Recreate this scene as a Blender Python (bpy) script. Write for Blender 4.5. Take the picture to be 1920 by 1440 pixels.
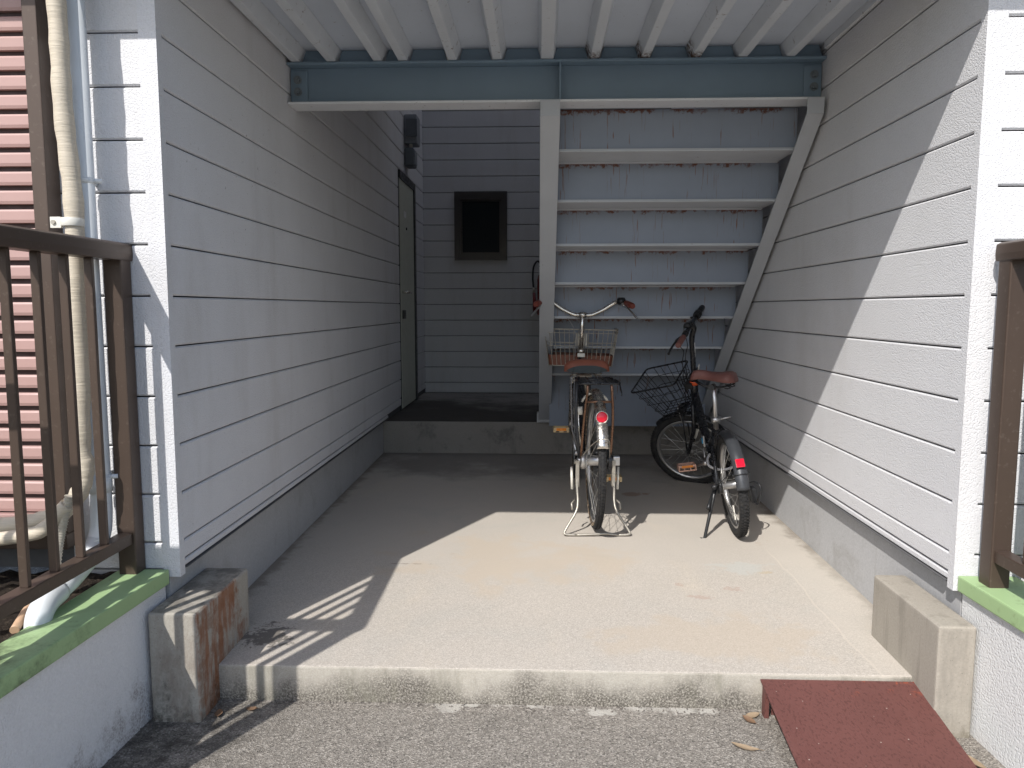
import bpy, bmesh, math, random
from mathutils import Vector, Matrix, Quaternion

random.seed(7)
for o in list(bpy.data.objects):
    bpy.data.objects.remove(o, do_unlink=True)
S = bpy.context.scene
COL = S.collection
R = math.radians

# ------------------------------------------------------------------ camera
cam_d = bpy.data.cameras.new("camera")
cam = bpy.data.objects.new("camera", cam_d)
COL.objects.link(cam)
cam.location = (0, 0, 1.215)
cam.rotation_euler = (R(90 - 5.77), 0, R(2.04))
cam_d.sensor_width = 36.0
cam_d.lens = 1405 / 1920 * 36.0
cam_d.clip_start = 0.02
cam_d.clip_end = 2000
S.camera = cam

# ------------------------------------------------------------------ light
SUN_DIR = Vector((0.52, 1.0, -1.095)).normalized()      # the way the light travels
W = bpy.data.worlds.new("World")
S.world = W
W.use_nodes = True
nt = W.node_tree
nt.nodes.clear()
sky = nt.nodes.new("ShaderNodeTexSky")
sky.sky_type = 'NISHITA'
sky.sun_disc = False
sky.sun_elevation = math.asin(-SUN_DIR.z)
sky.sun_rotation = math.atan2(-SUN_DIR.x, -SUN_DIR.y)
sky.air_density = 1.0
sky.dust_density = 1.5
bg = nt.nodes.new("ShaderNodeBackground")
bg.inputs[1].default_value = 0.15
wo = nt.nodes.new("ShaderNodeOutputWorld")
nt.links.new(sky.outputs[0], bg.inputs[0])
nt.links.new(bg.outputs[0], wo.inputs[0])

sun_d = bpy.data.lights.new("sun", 'SUN')
sun_d.energy = 3.9
sun_d.angle = R(0.53)
sun_d.color = (1.0, 0.965, 0.915)
sun = bpy.data.objects.new("sun", sun_d)
COL.objects.link(sun)
sun.location = (-6, -10, 12)
sun.rotation_euler = SUN_DIR.to_track_quat('-Z', 'Y').to_euler()

S.view_settings.view_transform = 'Standard'
S.view_settings.look = 'None'
S.view_settings.exposure = 0.37
S.view_settings.gamma = 1.0
S.view_settings.use_curve_mapping = False


# ------------------------------------------------------------------ mesh helper
class MB:
    def __init__(self):
        self.v = []
        self.f = []
        self.s = []

    def add(self, vs, fs, smooth=False, M=None):
        b = len(self.v)
        for p in vs:
            p = Vector(p)
            self.v.append(M @ p if M else p)
        for f in fs:
            self.f.append([b + i for i in f])
            self.s.append(smooth)
        return self

    def box(self, x0, x1, y0, y1, z0, z1, M=None):
        vs = [(x0, y0, z0), (x1, y0, z0), (x1, y1, z0), (x0, y1, z0), (x0, y0, z1), (x1, y0, z1), (x1, y1, z1), (x0, y1, z1)]
        fs = [(3, 2, 1, 0), (4, 5, 6, 7), (0, 1, 5, 4), (1, 2, 6, 5), (2, 3, 7, 6), (3, 0, 4, 7)]
        return self.add(vs, fs, False, M)

    def prism(self, poly, a0, a1, axis='y', M=None, smooth=False):
        """poly: 2-D outline; axis 'y' -> poly in (x,z); 'x' -> (y,z); 'z' -> (x,y)"""
        def P(u, w, a):
            return {'y': (u, a, w), 'x': (a, u, w), 'z': (u, w, a)}[axis]
        n = len(poly)
        vs = [P(u, w, a0) for u, w in poly] + [P(u, w, a1) for u, w in poly]
        fs = [(i, (i + 1) % n, (i + 1) % n + n, i + n) for i in range(n)]
        self.add(vs, fs, smooth, M)
        self.add(vs, [tuple(range(n))[::-1], tuple(range(n, 2 * n))], False, M)
        return self

    def tube(self, pts, r, seg=8, closed=False, caps=True, M=None):
        pts = [Vector(p) for p in pts]
        n = len(pts)
        rs = r if isinstance(r, (list, tuple)) else [r] * n
        T = []
        for i in range(n):
            if closed:
                t = pts[(i + 1) % n] - pts[i - 1]
            else:
                t = pts[min(i + 1, n - 1)] - pts[max(i - 1, 0)]
            T.append(t.normalized() if t.length > 1e-9 else Vector((0, 0, 1)))
        up = Vector((0, 0, 1)) if abs(T[0].z) < .9 else Vector((1, 0, 0))
        N = [(up - T[0] * up.dot(T[0])).normalized()]
        for i in range(1, n):
            q = T[i - 1].rotation_difference(T[i])
            v = q @ N[-1]
            N.append((v - T[i] * v.dot(T[i])).normalized())
        vs = []
        for i in range(n):
            B = T[i].cross(N[i])
            for k in range(seg):
                a = 2 * math.pi * k / seg
                vs.append(pts[i] + (N[i] * math.cos(a) + B * math.sin(a)) * rs[i])
        fs = []
        for i in range(n if closed else n - 1):
            j = (i + 1) % n
            for k in range(seg):
                l = (k + 1) % seg
                fs.append((i * seg + k, i * seg + l, j * seg + l, j * seg + k))
        self.add(vs, fs, True, M)
        if caps and not closed:
            b = len(self.v) - len(vs)
            self.f.append([b + k for k in range(seg)][::-1]); self.s.append(False)
            self.f.append([b + (n - 1) * seg + k for k in range(seg)]); self.s.append(False)
        return self

    def lathe(self, prof, c=(0, 0, 0), axis=(0, 0, 1), seg=24, M=None, smooth=True):
        """prof: list of (radius, along)"""
        q = Vector((0, 0, 1)).rotation_difference(Vector(axis))
        c = Vector(c)
        vs = []
        for r, h in prof:
            for k in range(seg):
                a = 2 * math.pi * k / seg
                vs.append(c + q @ Vector((r * math.cos(a), r * math.sin(a), h)))
        fs = []
        for i in range(len(prof) - 1):
            for k in range(seg):
                l = (k + 1) % seg
                fs.append((i * seg + k, i * seg + l, (i + 1) * seg + l, (i + 1) * seg + k))
        self.add(vs, fs, smooth, M)
        return self

    def cyl(self, c, axis, r, L, seg=16, M=None, r2=None):
        r2 = r if r2 is None else r2
        h = L / 2
        self.lathe([(r, -h), (r2, h)], c, axis, seg, M)
        self.lathe([(1e-5, -h), (r, -h)], c, axis, seg, M, False)
        self.lathe([(r2, h), (1e-5, h)], c, axis, seg, M, False)
        return self

    def build(self, name, mat, parent=None, M=None, bevel=0, seg=2, loc=None):
        me = bpy.data.meshes.new(name)
        vs = [(M @ v) if M else v for v in self.v]
        if loc is not None:
            L = Vector(loc)
            vs = [v - L for v in vs]
        me.from_pydata([tuple(v) for v in vs], [], self.f)
        me.polygons.foreach_set("use_smooth", self.s)
        bm = bmesh.new()
        bm.from_mesh(me)
        bmesh.ops.remove_doubles(bm, verts=bm.verts, dist=1e-6)
        bmesh.ops.recalc_face_normals(bm, faces=bm.faces)
        if bevel:
            es = [e for e in bm.edges if len(e.link_faces) == 2 and e.calc_face_angle(0) > R(30)]
            bmesh.ops.bevel(bm, geom=es, offset=bevel, segments=seg, affect='EDGES', clamp_overlap=True, profile=0.6)
        bm.to_mesh(me)
        bm.free()
        me.materials.append(mat)
        me.update()
        o = bpy.data.objects.new(name, me)
        COL.objects.link(o)
        if loc is not None:
            o.location = loc
        if parent:
            o.parent = parent
        return o


def tag(o, label=None, cat=None, group=None, kind=None):
    if label: o['label'] = label
    if cat: o['category'] = cat
    if group: o['group'] = group
    if kind: o['kind'] = kind
    return o


def thing(name, label, cat, loc=(0, 0, 0), group=None, rot=None):
    """an Empty at the thing's base; parts are modelled in the space of the thing"""
    o = bpy.data.objects.new(name, None)
    o.empty_display_size = 0.05
    COL.objects.link(o)
    o.location = loc
    if rot is not None:
        o.rotation_euler = rot
    return tag(o, label, cat, group)


def inst(src, name, loc, parent=None):
    c = src.copy()
    COL.objects.link(c)
    c.location = loc
    if parent: c.parent = parent
    return c


def arc(c, r, a0, a1, n, plane='yz'):
    out = []
    for i in range(n + 1):
        a = R(a0 + (a1 - a0) * i / n)
        u, w = r * math.cos(a), r * math.sin(a)
        if plane == 'yz': out.append((c[0], c[1] + u, c[2] + w))
        elif plane == 'xz': out.append((c[0] + u, c[1], c[2] + w))
        else: out.append((c[0] + u, c[1] + w, c[2]))
    return out


def smooth_path(pts, n=6):
    """Catmull-Rom through the points"""
    P = [Vector(p) for p in pts]
    P = [P[0] * 2 - P[1]] + P + [P[-1] * 2 - P[-2]]
    out = []
    for i in range(1, len(P) - 2):
        for k in range(n):
            t = k / n
            a, b, c, d = P[i - 1], P[i], P[i + 1], P[i + 2]
            out.append(0.5 * ((2 * b) + (c - a) * t + (2 * a - 5 * b + 4 * c - d) * t * t + (3 * b - a - 3 * c + d) * t ** 3))
    out.append(P[-2])
    return out


# ------------------------------------------------------------------ materials
class Mat:
    def __init__(self, name, col=(.5, .5, .5), rough=.6, metal=0, spec=.5, obj=False):
        self.m = bpy.data.materials.new(name)
        self.m.use_nodes = True
        self.t = self.m.node_tree
        self.b = self.t.nodes["Principled BSDF"]
        self.b.inputs['Base Color'].default_value = (*col, 1)
        self.b.inputs['Roughness'].default_value = rough
        self.b.inputs['Metallic'].default_value = metal
        self.b.inputs['Specular IOR Level'].default_value = spec
        if obj:
            self.pos = self.n("ShaderNodeTexCoord").outputs['Object']
        else:
            self.pos = self.n("ShaderNodeNewGeometry").outputs['Position']
        self.col = (*col, 1)
        self.sx = None

    def n(self, ty, **kw):
        nd = self.t.nodes.new(ty)
        for k, v in kw.items():
            setattr(nd, k, v)
        return nd

    def put(self, sock, v):
        if hasattr(v, 'is_output'):
            self.t.links.new(v, sock)
        elif isinstance(v, (tuple, list)) and len(v) == 3 and sock.type == 'RGBA':
            sock.default_value = (*v, 1)
        else:
            sock.default_value = v

    def vec(self, sx=1, sy=1, sz=1, off=(0, 0, 0), src=None):
        nd = self.n("ShaderNodeMapping")
        self.put(nd.inputs['Vector'], src or self.pos)
        nd.inputs['Scale'].default_value = (sx, sy, sz)
        nd.inputs['Location'].default_value = off
        return nd.outputs[0]

    def noise(self, scale, detail=4, rough=.55, v=None, dist=0):
        nd = self.n("ShaderNodeTexNoise")
        self.put(nd.inputs['Vector'], v or self.pos)
        nd.inputs['Scale'].default_value = scale
        nd.inputs['Detail'].default_value = detail
        nd.inputs['Roughness'].default_value = rough
        nd.inputs['Distortion'].default_value = dist
        return nd.outputs['Fac']

    def voro(self, scale, feature='F1', out='Distance', v=None):
        nd = self.n("ShaderNodeTexVoronoi", feature=feature)
        self.put(nd.inputs['Vector'], v or self.pos)
        nd.inputs['Scale'].default_value = scale
        return nd.outputs[out]

    def rng(self, x, lo, hi, a=0., b=1., smooth=True):
        nd = self.n("ShaderNodeMapRange", interpolation_type='SMOOTHSTEP' if smooth else 'LINEAR')
        self.put(nd.inputs['Value'], x)
        nd.inputs['From Min'].default_value = lo
        nd.inputs['From Max'].default_value = hi
        nd.inputs['To Min'].default_value = a
        nd.inputs['To Max'].default_value = b
        return nd.outputs[0]

    def math(self, op, a, b=0.0):
        nd = self.n("ShaderNodeMath", operation=op)
        self.put(nd.inputs[0], a)
        self.put(nd.inputs[1], b)
        return nd.outputs[0]

    def mul(self, *a):
        r = a[0]
        for x in a[1:]:
            r = self.math('MULTIPLY', r, x)
        return r

    def xyz(self, i, src=None):
        if src is None:
            if self.sx is None:
                self.sx = self.n("ShaderNodeSeparateXYZ")
                self.put(self.sx.inputs[0], self.pos)
            return self.sx.outputs[i]
        nd = self.n("ShaderNodeSeparateXYZ")
        self.put(nd.inputs[0], src)
        return nd.outputs[i]

    def over(self, fac, c):
        """lay colour c over what is there"""
        nd = self.n("ShaderNodeMix", data_type='RGBA')
        self.put(nd.inputs[0], fac)
        self.put(nd.inputs[6], self.col)
        self.put(nd.inputs[7], c if hasattr(c, 'is_output') else (*c[:3], 1))
        self.col = nd.outputs[2]
        self.put(self.b.inputs['Base Color'], self.col)
        return self

    def gain(self, fac, lo, hi):
        """multiply the colour by lo..hi"""
        f = self.rng(fac, 0, 1, lo, hi, False)
        nd = self.n("ShaderNodeMix", data_type='RGBA', blend_type='MULTIPLY')
        nd.inputs[0].default_value = 1
        self.put(nd.inputs[6], self.col)
        self.put(nd.inputs[7], f)
        self.col = nd.outputs[2]
        self.put(self.b.inputs['Base Color'], self.col)
        return self

    def rough(self, v):
        self.put(self.b.inputs['Roughness'], v)
        return self

    def bump(self, h, strength=.5, dist=.003):
        nd = self.n("ShaderNodeBump")
        nd.inputs['Strength'].default_value = strength
        nd.inputs['Distance'].default_value = dist
        self.put(nd.inputs['Height'], h)
        old = self.b.inputs['Normal']
        if old.is_linked:
            self.t.links.new(old.links[0].from_socket, nd.inputs['Normal'])
        self.t.links.new(nd.outputs[0], old)
        return self


def simple(name, col, rough=.5, metal=0, var=.12, scale=12, bump=0, bscale=200, spec=.5):
    m = Mat(name, col, rough, metal, spec)
    m.gain(m.noise(scale, 5, .6), 1 - var * 1.6, 1 + var * 1.6)
    m.rough(m.rng(m.noise(scale * 2.3, 3), .3, .7, max(rough - .08, .02), min(rough + .1, 1)))
    if bump:
        m.bump(m.noise(bscale, 2), bump, .001)
    return m.m


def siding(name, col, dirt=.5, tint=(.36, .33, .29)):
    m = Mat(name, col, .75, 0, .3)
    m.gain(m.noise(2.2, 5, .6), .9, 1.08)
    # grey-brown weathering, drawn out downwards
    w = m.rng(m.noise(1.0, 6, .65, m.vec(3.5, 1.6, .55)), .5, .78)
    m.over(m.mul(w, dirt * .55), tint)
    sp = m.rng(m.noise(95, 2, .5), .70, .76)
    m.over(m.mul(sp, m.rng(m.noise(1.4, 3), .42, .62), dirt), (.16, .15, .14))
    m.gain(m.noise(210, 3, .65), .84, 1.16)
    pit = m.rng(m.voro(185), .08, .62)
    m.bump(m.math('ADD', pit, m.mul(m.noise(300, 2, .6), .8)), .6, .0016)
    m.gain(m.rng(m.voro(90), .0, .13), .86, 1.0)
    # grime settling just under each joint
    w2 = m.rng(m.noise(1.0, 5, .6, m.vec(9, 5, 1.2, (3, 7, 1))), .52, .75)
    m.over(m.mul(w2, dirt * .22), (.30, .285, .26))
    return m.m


def concrete(name, col, dark, var=.16, mould=None, rust=None, grain=.35, gscale=380, zmould=None):
    m = Mat(name, col, .88, 0, .25)
    m.gain(m.noise(1.7, 6, .62), 1 - var, 1 + var)
    m.over(m.rng(m.noise(4.5, 7, .66, dist=.6), .52, .72, 0, .55), dark)
    m.over(m.rng(m.noise(2.4, 6, .6, m.vec(6, 6, .8)), .55, .75, 0, .35), dark)
    m.gain(m.noise(150, 2, .6), .80, 1.18)
    if mould:
        z0, z1, c = mould
        zz = m.math('ADD', m.xyz(2), m.rng(m.noise(7, 6, .7, m.vec(1, 1, .5)), .3, .7, -.09, .09))
        f = m.rng(zz, z0, z1, 1, 0)
        f = m.mul(f, m.rng(m.noise(60, 4, .7), .30, .62))
        m.over(f, c)
    pores = m.rng(m.noise(190, 1, .5), .70, .76)
    m.over(m.mul(pores, .55), (dark[0] * .4, dark[1] * .4, dark[2] * .4))
    m.bump(m.noise(gscale, 3, .6), grain, .0018)
    m.bump(m.noise(30, 4, .6), .3, .003)
    return m


MT = {}
MT['siding'] = siding('siding_paint', (.655, .66, .685), .7)
MT['siding_r'] = siding('siding_paint_clean', (.64, .64, .655), .35)
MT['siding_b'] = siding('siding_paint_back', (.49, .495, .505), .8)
MT['core'] = simple('wall_backing', (.10, .10, .105), .9)

# floor slab: cream grey concrete, trowelled at the back and washed to aggregate at the front
m = Mat('floor_concrete', (.465, .425, .375), .85, 0, .3)
m.gain(m.noise(.9, 6, .6), .86, 1.12)
m.over(m.rng(m.noise(2.6, 6, .62, dist=.5), .5, .75, 0, .55), (.40, .385, .35))
m.over(m.rng(m.noise(1.9, 5, .6, m.vec(1, .5, 1, (5, 3, 0))), .55, .74, 0, .5), (.55, .475, .37))
m.over(m.rng(m.noise(6, 6, .7, m.vec(1, 1, 1, (9, 2, 0))), .66, .74, 0, .35), (.34, .24, .17))
yy = m.math('ADD', m.xyz(1), m.rng(m.noise(1.6, 4), .2, .8, -.5, .5))
front = m.rng(yy, 2.6, 3.5, 1, 0)
cell = m.voro(330, 'F1', 'Color')
cellv = m.xyz(0, cell)
m.over(m.mul(m.rng(cellv, .62, .78), front, .42), (.30, .27, .24))
m.over(m.mul(m.rng(cellv, .24, .12), front, .45), (.62, .58, .53))
m.gain(m.noise(210, 3, .6), .86, 1.14)
# damp stains: the rusty spots and the wet-looking patch by the left block
def blot(m, x, y, rx, ry, c, a, n=9):
    vx = m.math('DIVIDE', m.math('SUBTRACT', m.xyz(0), x), rx)
    vy = m.math('DIVIDE', m.math('SUBTRACT', m.xyz(1), y), ry)
    d = m.math('SQRT', m.math('ADD', m.mul(vx, vx), m.mul(vy, vy)))
    d = m.math('ADD', d, m.rng(m.noise(n, 4, .65), .2, .8, -.8, .8))
    m.over(m.rng(d, 1.0, .55, 0, a), c)
blot(m, -.91, 2.40, .085, .10, (.10, .09, .08), .8, 30)
blot(m, .55, 4.28, .11, .05, (.26, .13, .07), .5, 14)
blot(m, .62, 2.78, .05, .02, (.36, .22, .17), .32, 40)
blot(m, .56, 2.90, .025, .02, (.36, .22, .17), .3, 40)
blot(m, .76, 2.86, .035, .03, (.36, .22, .17), .3, 40)
blot(m, .95, 3.05, .07, .02, (.42, .33, .20), .45, 20)
blot(m, -.15, 3.25, .5, .35, (.48, .40, .31), .5, 3)
blot(m, .65, 2.45, .45, .16, (.46, .385, .30), .45, 4)
m.over(m.mul(m.rng(m.math('ADD', m.xyz(1), m.rng(m.noise(2.0, 5, .65), .2, .8, -.45, .45)), 4.5, 5.25), .75), (.17, .155, .14))  # deep shade at the far end put into the floor colour
# dirt line along both walls, and the trowelled margin on the right
wl = m.math('MINIMUM', m.math('SUBTRACT', m.xyz(0), -1.137), m.math('SUBTRACT', 1.243, m.xyz(0)))
wl = m.math('ADD', wl, m.rng(m.noise(11, 5, .65), .25, .75, -.03, .03))
m.over(m.rng(wl, .07, .0, 0, .75), (.20, .175, .145))
mg = m.math('ABSOLUTE', m.math('SUBTRACT', m.math('ADD', m.xyz(0), m.rng(m.noise(4, 3), .3, .7, -.008, .008)), 1.035))
m.over(m.mul(m.rng(mg, .006, .002), m.rng(m.xyz(1), 3.4, 3.2), .5), (.56, .51, .44))
mg2 = m.rng(m.xyz(0), 1.02, 1.06)
m.over(m.mul(mg2, m.rng(m.xyz(1), 3.4, 3.2), .35), (.52, .48, .42))
blot(m, .86, 3.1, .13, .07, (.44, .46, .44), .5, 12)
blot(m, -.55, 3.1, .10, .006, (.16, .14, .12), .5, 30)
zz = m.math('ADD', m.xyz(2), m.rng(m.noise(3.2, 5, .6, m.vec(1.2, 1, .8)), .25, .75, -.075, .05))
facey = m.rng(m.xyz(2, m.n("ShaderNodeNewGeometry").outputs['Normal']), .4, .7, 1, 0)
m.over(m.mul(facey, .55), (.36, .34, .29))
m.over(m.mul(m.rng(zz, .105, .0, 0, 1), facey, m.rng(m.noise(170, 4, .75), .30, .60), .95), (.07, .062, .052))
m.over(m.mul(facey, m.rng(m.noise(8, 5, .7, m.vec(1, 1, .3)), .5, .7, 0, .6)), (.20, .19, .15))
m.bump(m.math('ADD', m.mul(m.noise(330, 2), m.math('ADD', front, .25)), m.mul(m.noise(40, 3), .3)), .45, .0022)
MT['floor'] = m.m

# old asphalt with exposed grey-beige aggregate and cement spilt along the step
m = Mat('old_asphalt', (.205, .186, .163), .92, 0, .25)
m.gain(m.noise(1.3, 6, .6), .78, 1.2)
cellv = m.xyz(0, m.voro(235, 'F1', 'Color'))
m.over(m.rng(cellv, .62, .95, 0, .85), (.40, .37, .33))
m.over(m.rng(cellv, .30, .02, 0, .75), (.06, .055, .05))
cv2 = m.xyz(1, m.voro(420, 'F1', 'Color'))
m.over(m.rng(cv2, .6, 1, 0, .5), (.33, .31, .28))
m.over(m.mul(m.rng(m.noise(3.2, 6, .7), .55, .78), .4), (.09, .082, .073))
d = m.math('ADD', m.math('SUBTRACT', 2.2, m.xyz(1)), m.rng(m.noise(6.5, 5, .65, m.vec(1, 1.6, 1)), .3, .7, -.035, .05))
band = m.rng(d, .050, .036)
far = m.rng(m.xyz(0), -.45, -.2)
m.over(m.mul(band, far, m.rng(m.noise(5.5, 3, .6), .46, .54), .9), (.45, .43, .39))
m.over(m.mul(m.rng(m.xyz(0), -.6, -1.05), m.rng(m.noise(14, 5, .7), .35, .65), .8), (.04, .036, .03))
m.bump(m.math('ADD', m.voro(235), m.mul(m.noise(420, 2), .6)), .8, .003)
MT['asphalt'] = m.m

m = concrete('landing_concrete', (.27, .25, .225), (.10, .095, .09), .25)
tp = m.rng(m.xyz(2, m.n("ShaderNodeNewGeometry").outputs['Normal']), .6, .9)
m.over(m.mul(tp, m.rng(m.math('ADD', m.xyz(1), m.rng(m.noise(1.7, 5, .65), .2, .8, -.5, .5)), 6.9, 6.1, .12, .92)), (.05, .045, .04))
m.over(m.mul(m.rng(m.noise(5, 6, .7), .54, .66), .5), (.09, .085, .08))
MT['landing'] = m.m
MT['found'] = concrete('foundation_concrete', (.43, .43, .435), (.32, .31, .295), .10, grain=.2).m
m = concrete('block_concrete_mossy', (.37, .345, .30), (.14, .13, .11), .2, mould=(.0, .14, (.06, .055, .045)), grain=.5)
g = m.n("ShaderNodeNewGeometry").outputs['Normal']
sideface = m.rng(m.xyz(0, g), .5, .8)
nearx = m.mul(sideface, m.rng(m.math('ADD', m.xyz(1), m.rng(m.noise(9, 5, .7), .2, .8, -.1, .1)), 2.42, 2.32))
streak = m.rng(m.noise(3.4, 6, .65, m.vec(8, 8, 1.3)), .40, .60)
m.over(m.mul(nearx, streak, .8), (.27, .105, .045))
m.over(m.mul(nearx, m.rng(m.noise(20, 5, .7), .45, .6), .5), (.20, .075, .03))
topface = m.rng(m.xyz(2, g), .6, .9)
m.over(m.mul(topface, m.rng(m.noise(16, 5, .7), .36, .62), .7), (.12, .11, .095))
frontf = m.rng(m.xyz(1, g), -.6, -.9)
m.over(m.mul(frontf, m.rng(m.noise(7, 6, .7, m.vec(1.5, 1, .6)), .42, .66), .6), (.19, .15, .12))
MT['block_l'] = m.m
m = concrete('block_concrete', (.345, .315, .27), (.27, .25, .21), .14, mould=(-.02, .05, (.2, .18, .14)), grain=.4)
m.over(m.rng(m.noise(2.6, 6, .62, m.vec(7, 7, .9, (3, 1, 0))), .52, .68, 0, .5), (.22, .20, .17))
m.over(m.rng(m.noise(9, 4, .6, m.vec(1, 1, .7, (11, 4, 2))), .70, .735, 0, .8), (.14, .13, .125))
fr_ = m.rng(m.xyz(1, m.n("ShaderNodeNewGeometry").outputs['Normal']), -.6, -.9)
m.over(m.mul(fr_, m.rng(m.noise(4.2, 6, .65, m.vec(1.6, 1, .5)), .34, .62), .75), (.20, .185, .16))
MT['block_r'] = m.m

# retaining walls: white stucco, dirtier towards the bottom of the left one
def stucco(name, col, mould):
    m = Mat(name, col, .85, 0, .3)
    m.gain(m.noise(2.5, 5, .6), .92, 1.06)
    if mould:
        zz = m.math('ADD', m.xyz(2), m.rng(m.noise(5, 6, .7), .25, .75, -.16, .16))
        m.over(m.mul(m.rng(zz, .13, .0), m.rng(m.noise(150, 5, .75), .34, .64), .8), (.26, .22, .20))
        m.over(m.rng(m.noise(3.3, 5, .6), .5, .75, 0, .3), (.52, .49, .49))
    m.gain(m.noise(160, 3, .65), .86, 1.14)
    m.bump(m.math('ADD', m.rng(m.voro(150), .05, .65), m.mul(m.noise(220, 3, .6), .9)), .6, .0022)
    return m.m
MT['stucco_l'] = stucco('stucco_left', (.74, .73, .735), True)
MT['stucco_r'] = stucco('stucco_right', (.66, .66, .655), False)
m = Mat('green_paint', (.33, .47, .235), .55, 0, .4)
m.gain(m.noise(3, 5, .6), .85, 1.15)
m.over(m.mul(m.rng(m.noise(3.2, 6, .7), .42, .6), m.rng(m.xyz(1), 1.95, 1.7), m.rng(m.xyz(0), -1.0, -1.05), .85), (.022, .026, .016))
m.over(m.rng(m.noise(24, 5, .7), .56, .72, 0, .45), (.12, .16, .075))
m.over(m.rng(m.noise(9, 6, .7), .55, .72, 0, .4), (.28, .40, .22))
m.bump(m.noise(60, 4), .25, .002)
MT['green'] = m.m

m = Mat('brown_aluminium', (.075, .052, .040), .42, .25, .5)
m.gain(m.noise(7, 4), .88, 1.14)
m.over(m.rng(m.noise(70, 3), .60, .72, 0, .18), (.20, .17, .14))
MT['brown'] = m.m
MT['shutter'] = simple('pink_shutter', (.40, .255, .232), .48, 0, .06, 4)
MT['shutter_gap'] = simple('shutter_gap', (.05, .03, .028), .7)
MT['white_pvc'] = simple('white_pvc', (.66, .69, .71), .33, 0, .05, 9)
m = Mat('beige_tape', (.53, .47, .375), .6, 0, .4)
m.gain(m.noise(9, 4), .88, 1.1)
rings = m.noise(1, 3, .6, m.vec(14, 14, 260))
m.gain(m.rng(rings, .3, .7), .90, 1.06)
m.bump(m.noise(1, 3, .65, m.vec(12, 12, 210)), .8, .003)
MT['beige'] = m.m
m = Mat('corrugated_hose', (.42, .385, .32), .6)
MT['hose'] = m.m
MT['peach'] = simple('peach_hose', (.50, .33, .21), .5)

# painted steel overhead
m = Mat('beam_paint', (.19, .268, .34), .45, 0, .5)
m.gain(m.noise(3, 5), .82, 1.15)
m.over(m.rng(m.noise(30, 5, .7), .66, .74, 0, .5), (.30, .31, .32))
MT['beam'] = m.m
m = Mat('flange_paint', (.68, .70, .73), .5, 0, .4)
m.gain(m.noise(4, 5), .85, 1.12)
m.over(m.rng(m.noise(38, 6, .75), .60, .70, 0, .75), (.14, .10, .08))
MT['flange'] = m.m
m = Mat('deck_paint', (.55, .60, .68), .55, 0, .4)
m.gain(m.noise(3, 5), .86, 1.12)
m.over(m.rng(m.noise(55, 3, .6), .69, .745, 0, .7), (.17, .14, .12))
MT['deck'] = m.m
m = Mat('deck_rib_paint', (.62, .655, .70), .55, 0, .4)
m.gain(m.noise(4, 5), .85, 1.12)
m.over(m.mul(m.rng(m.noise(34, 5, .72), .60, .68), m.rng(m.noise(2.1, 2), .45, .6), .85), (.12, .075, .05))
endm = m.mul(m.rng(m.xyz(1), 3.22, 3.33), m.rng(m.xyz(0), .12, .2), m.rng(m.xyz(0), .74, .70))
m.over(m.mul(endm, m.rng(m.noise(50, 5, .7), .40, .56)), (.085, .045, .025))
MT['rib'] = m.m

def rust_riser():
    m = Mat('stair_paint', (.215, .248, .305), .5, 0, .45, obj=True)
    m.gain(m.noise(3, 5, .6), .84, 1.14)
    oi = m.n("ShaderNodeObjectInfo")
    off = m.math('MULTIPLY', oi.outputs['Random'], 37.0)
    x = m.math('ADD', m.xyz(0), off)
    comb = m.n("ShaderNodeCombineXYZ")
    m.put(comb.inputs[0], x)
    m.put(comb.inputs[2], m.math('MULTIPLY', m.xyz(2), .05))
    v = comb.outputs[0]
    down = m.math('MULTIPLY', m.xyz(2), -1.0)                       # 0 at the top edge
    clus = m.rng(m.noise(5.5, 3, .6, v), .47, .57)
    fine = m.noise(105, 2, .6, v)
    lim = m.rng(m.noise(23, 2, .6, v), .36, .66, .015, .42)
    lenm = m.rng(m.math('SUBTRACT', down, lim), .0, -.03)
    st = m.mul(clus, m.rng(fine, .585, .645), lenm)
    m.over(m.mul(st, .9), (.165, .062, .030))
    soft = m.mul(clus, m.rng(m.noise(16, 4, .6, v), .46, .66), m.rng(down, .17, .0))
    m.over(m.mul(soft, .14), (.20, .185, .165))
    n2 = m.noise(30, 5, .7)
    edge = m.mul(m.rng(m.math('ADD', down, m.rng(n2, .3, .7, -.012, .018)), .024, .010), m.rng(m.noise(5.2, 3, .6, v), .43, .51))
    m.over(m.mul(edge, m.rng(m.noise(70, 4, .7), .36, .5)), (.115, .042, .024))
    m.over(m.rng(m.noise(70, 3, .6), .72, .76, 0, .6), (.13, .10, .08))
    return m.m
MT['riser'] = rust_riser()
m = Mat('tread_paint', (.50, .52, .55), .5, 0, .4)
m.gain(m.noise(5, 5), .85, 1.12)
m.over(m.rng(m.noise(40, 5, .7), .63, .72, 0, .6), (.15, .09, .06))
MT['tread'] = m.m
m = Mat('stringer_paint', (.44, .46, .49), .5, 0, .4)
m.gain(m.noise(4, 5), .88, 1.1)
m.over(m.rng(m.noise(60, 3, .6), .70, .75, 0, .6), (.16, .14, .12))
MT['stringer'] = m.m
MT['bolt'] = simple('painted_bolt', (.17, .20, .22), .45)

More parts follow.
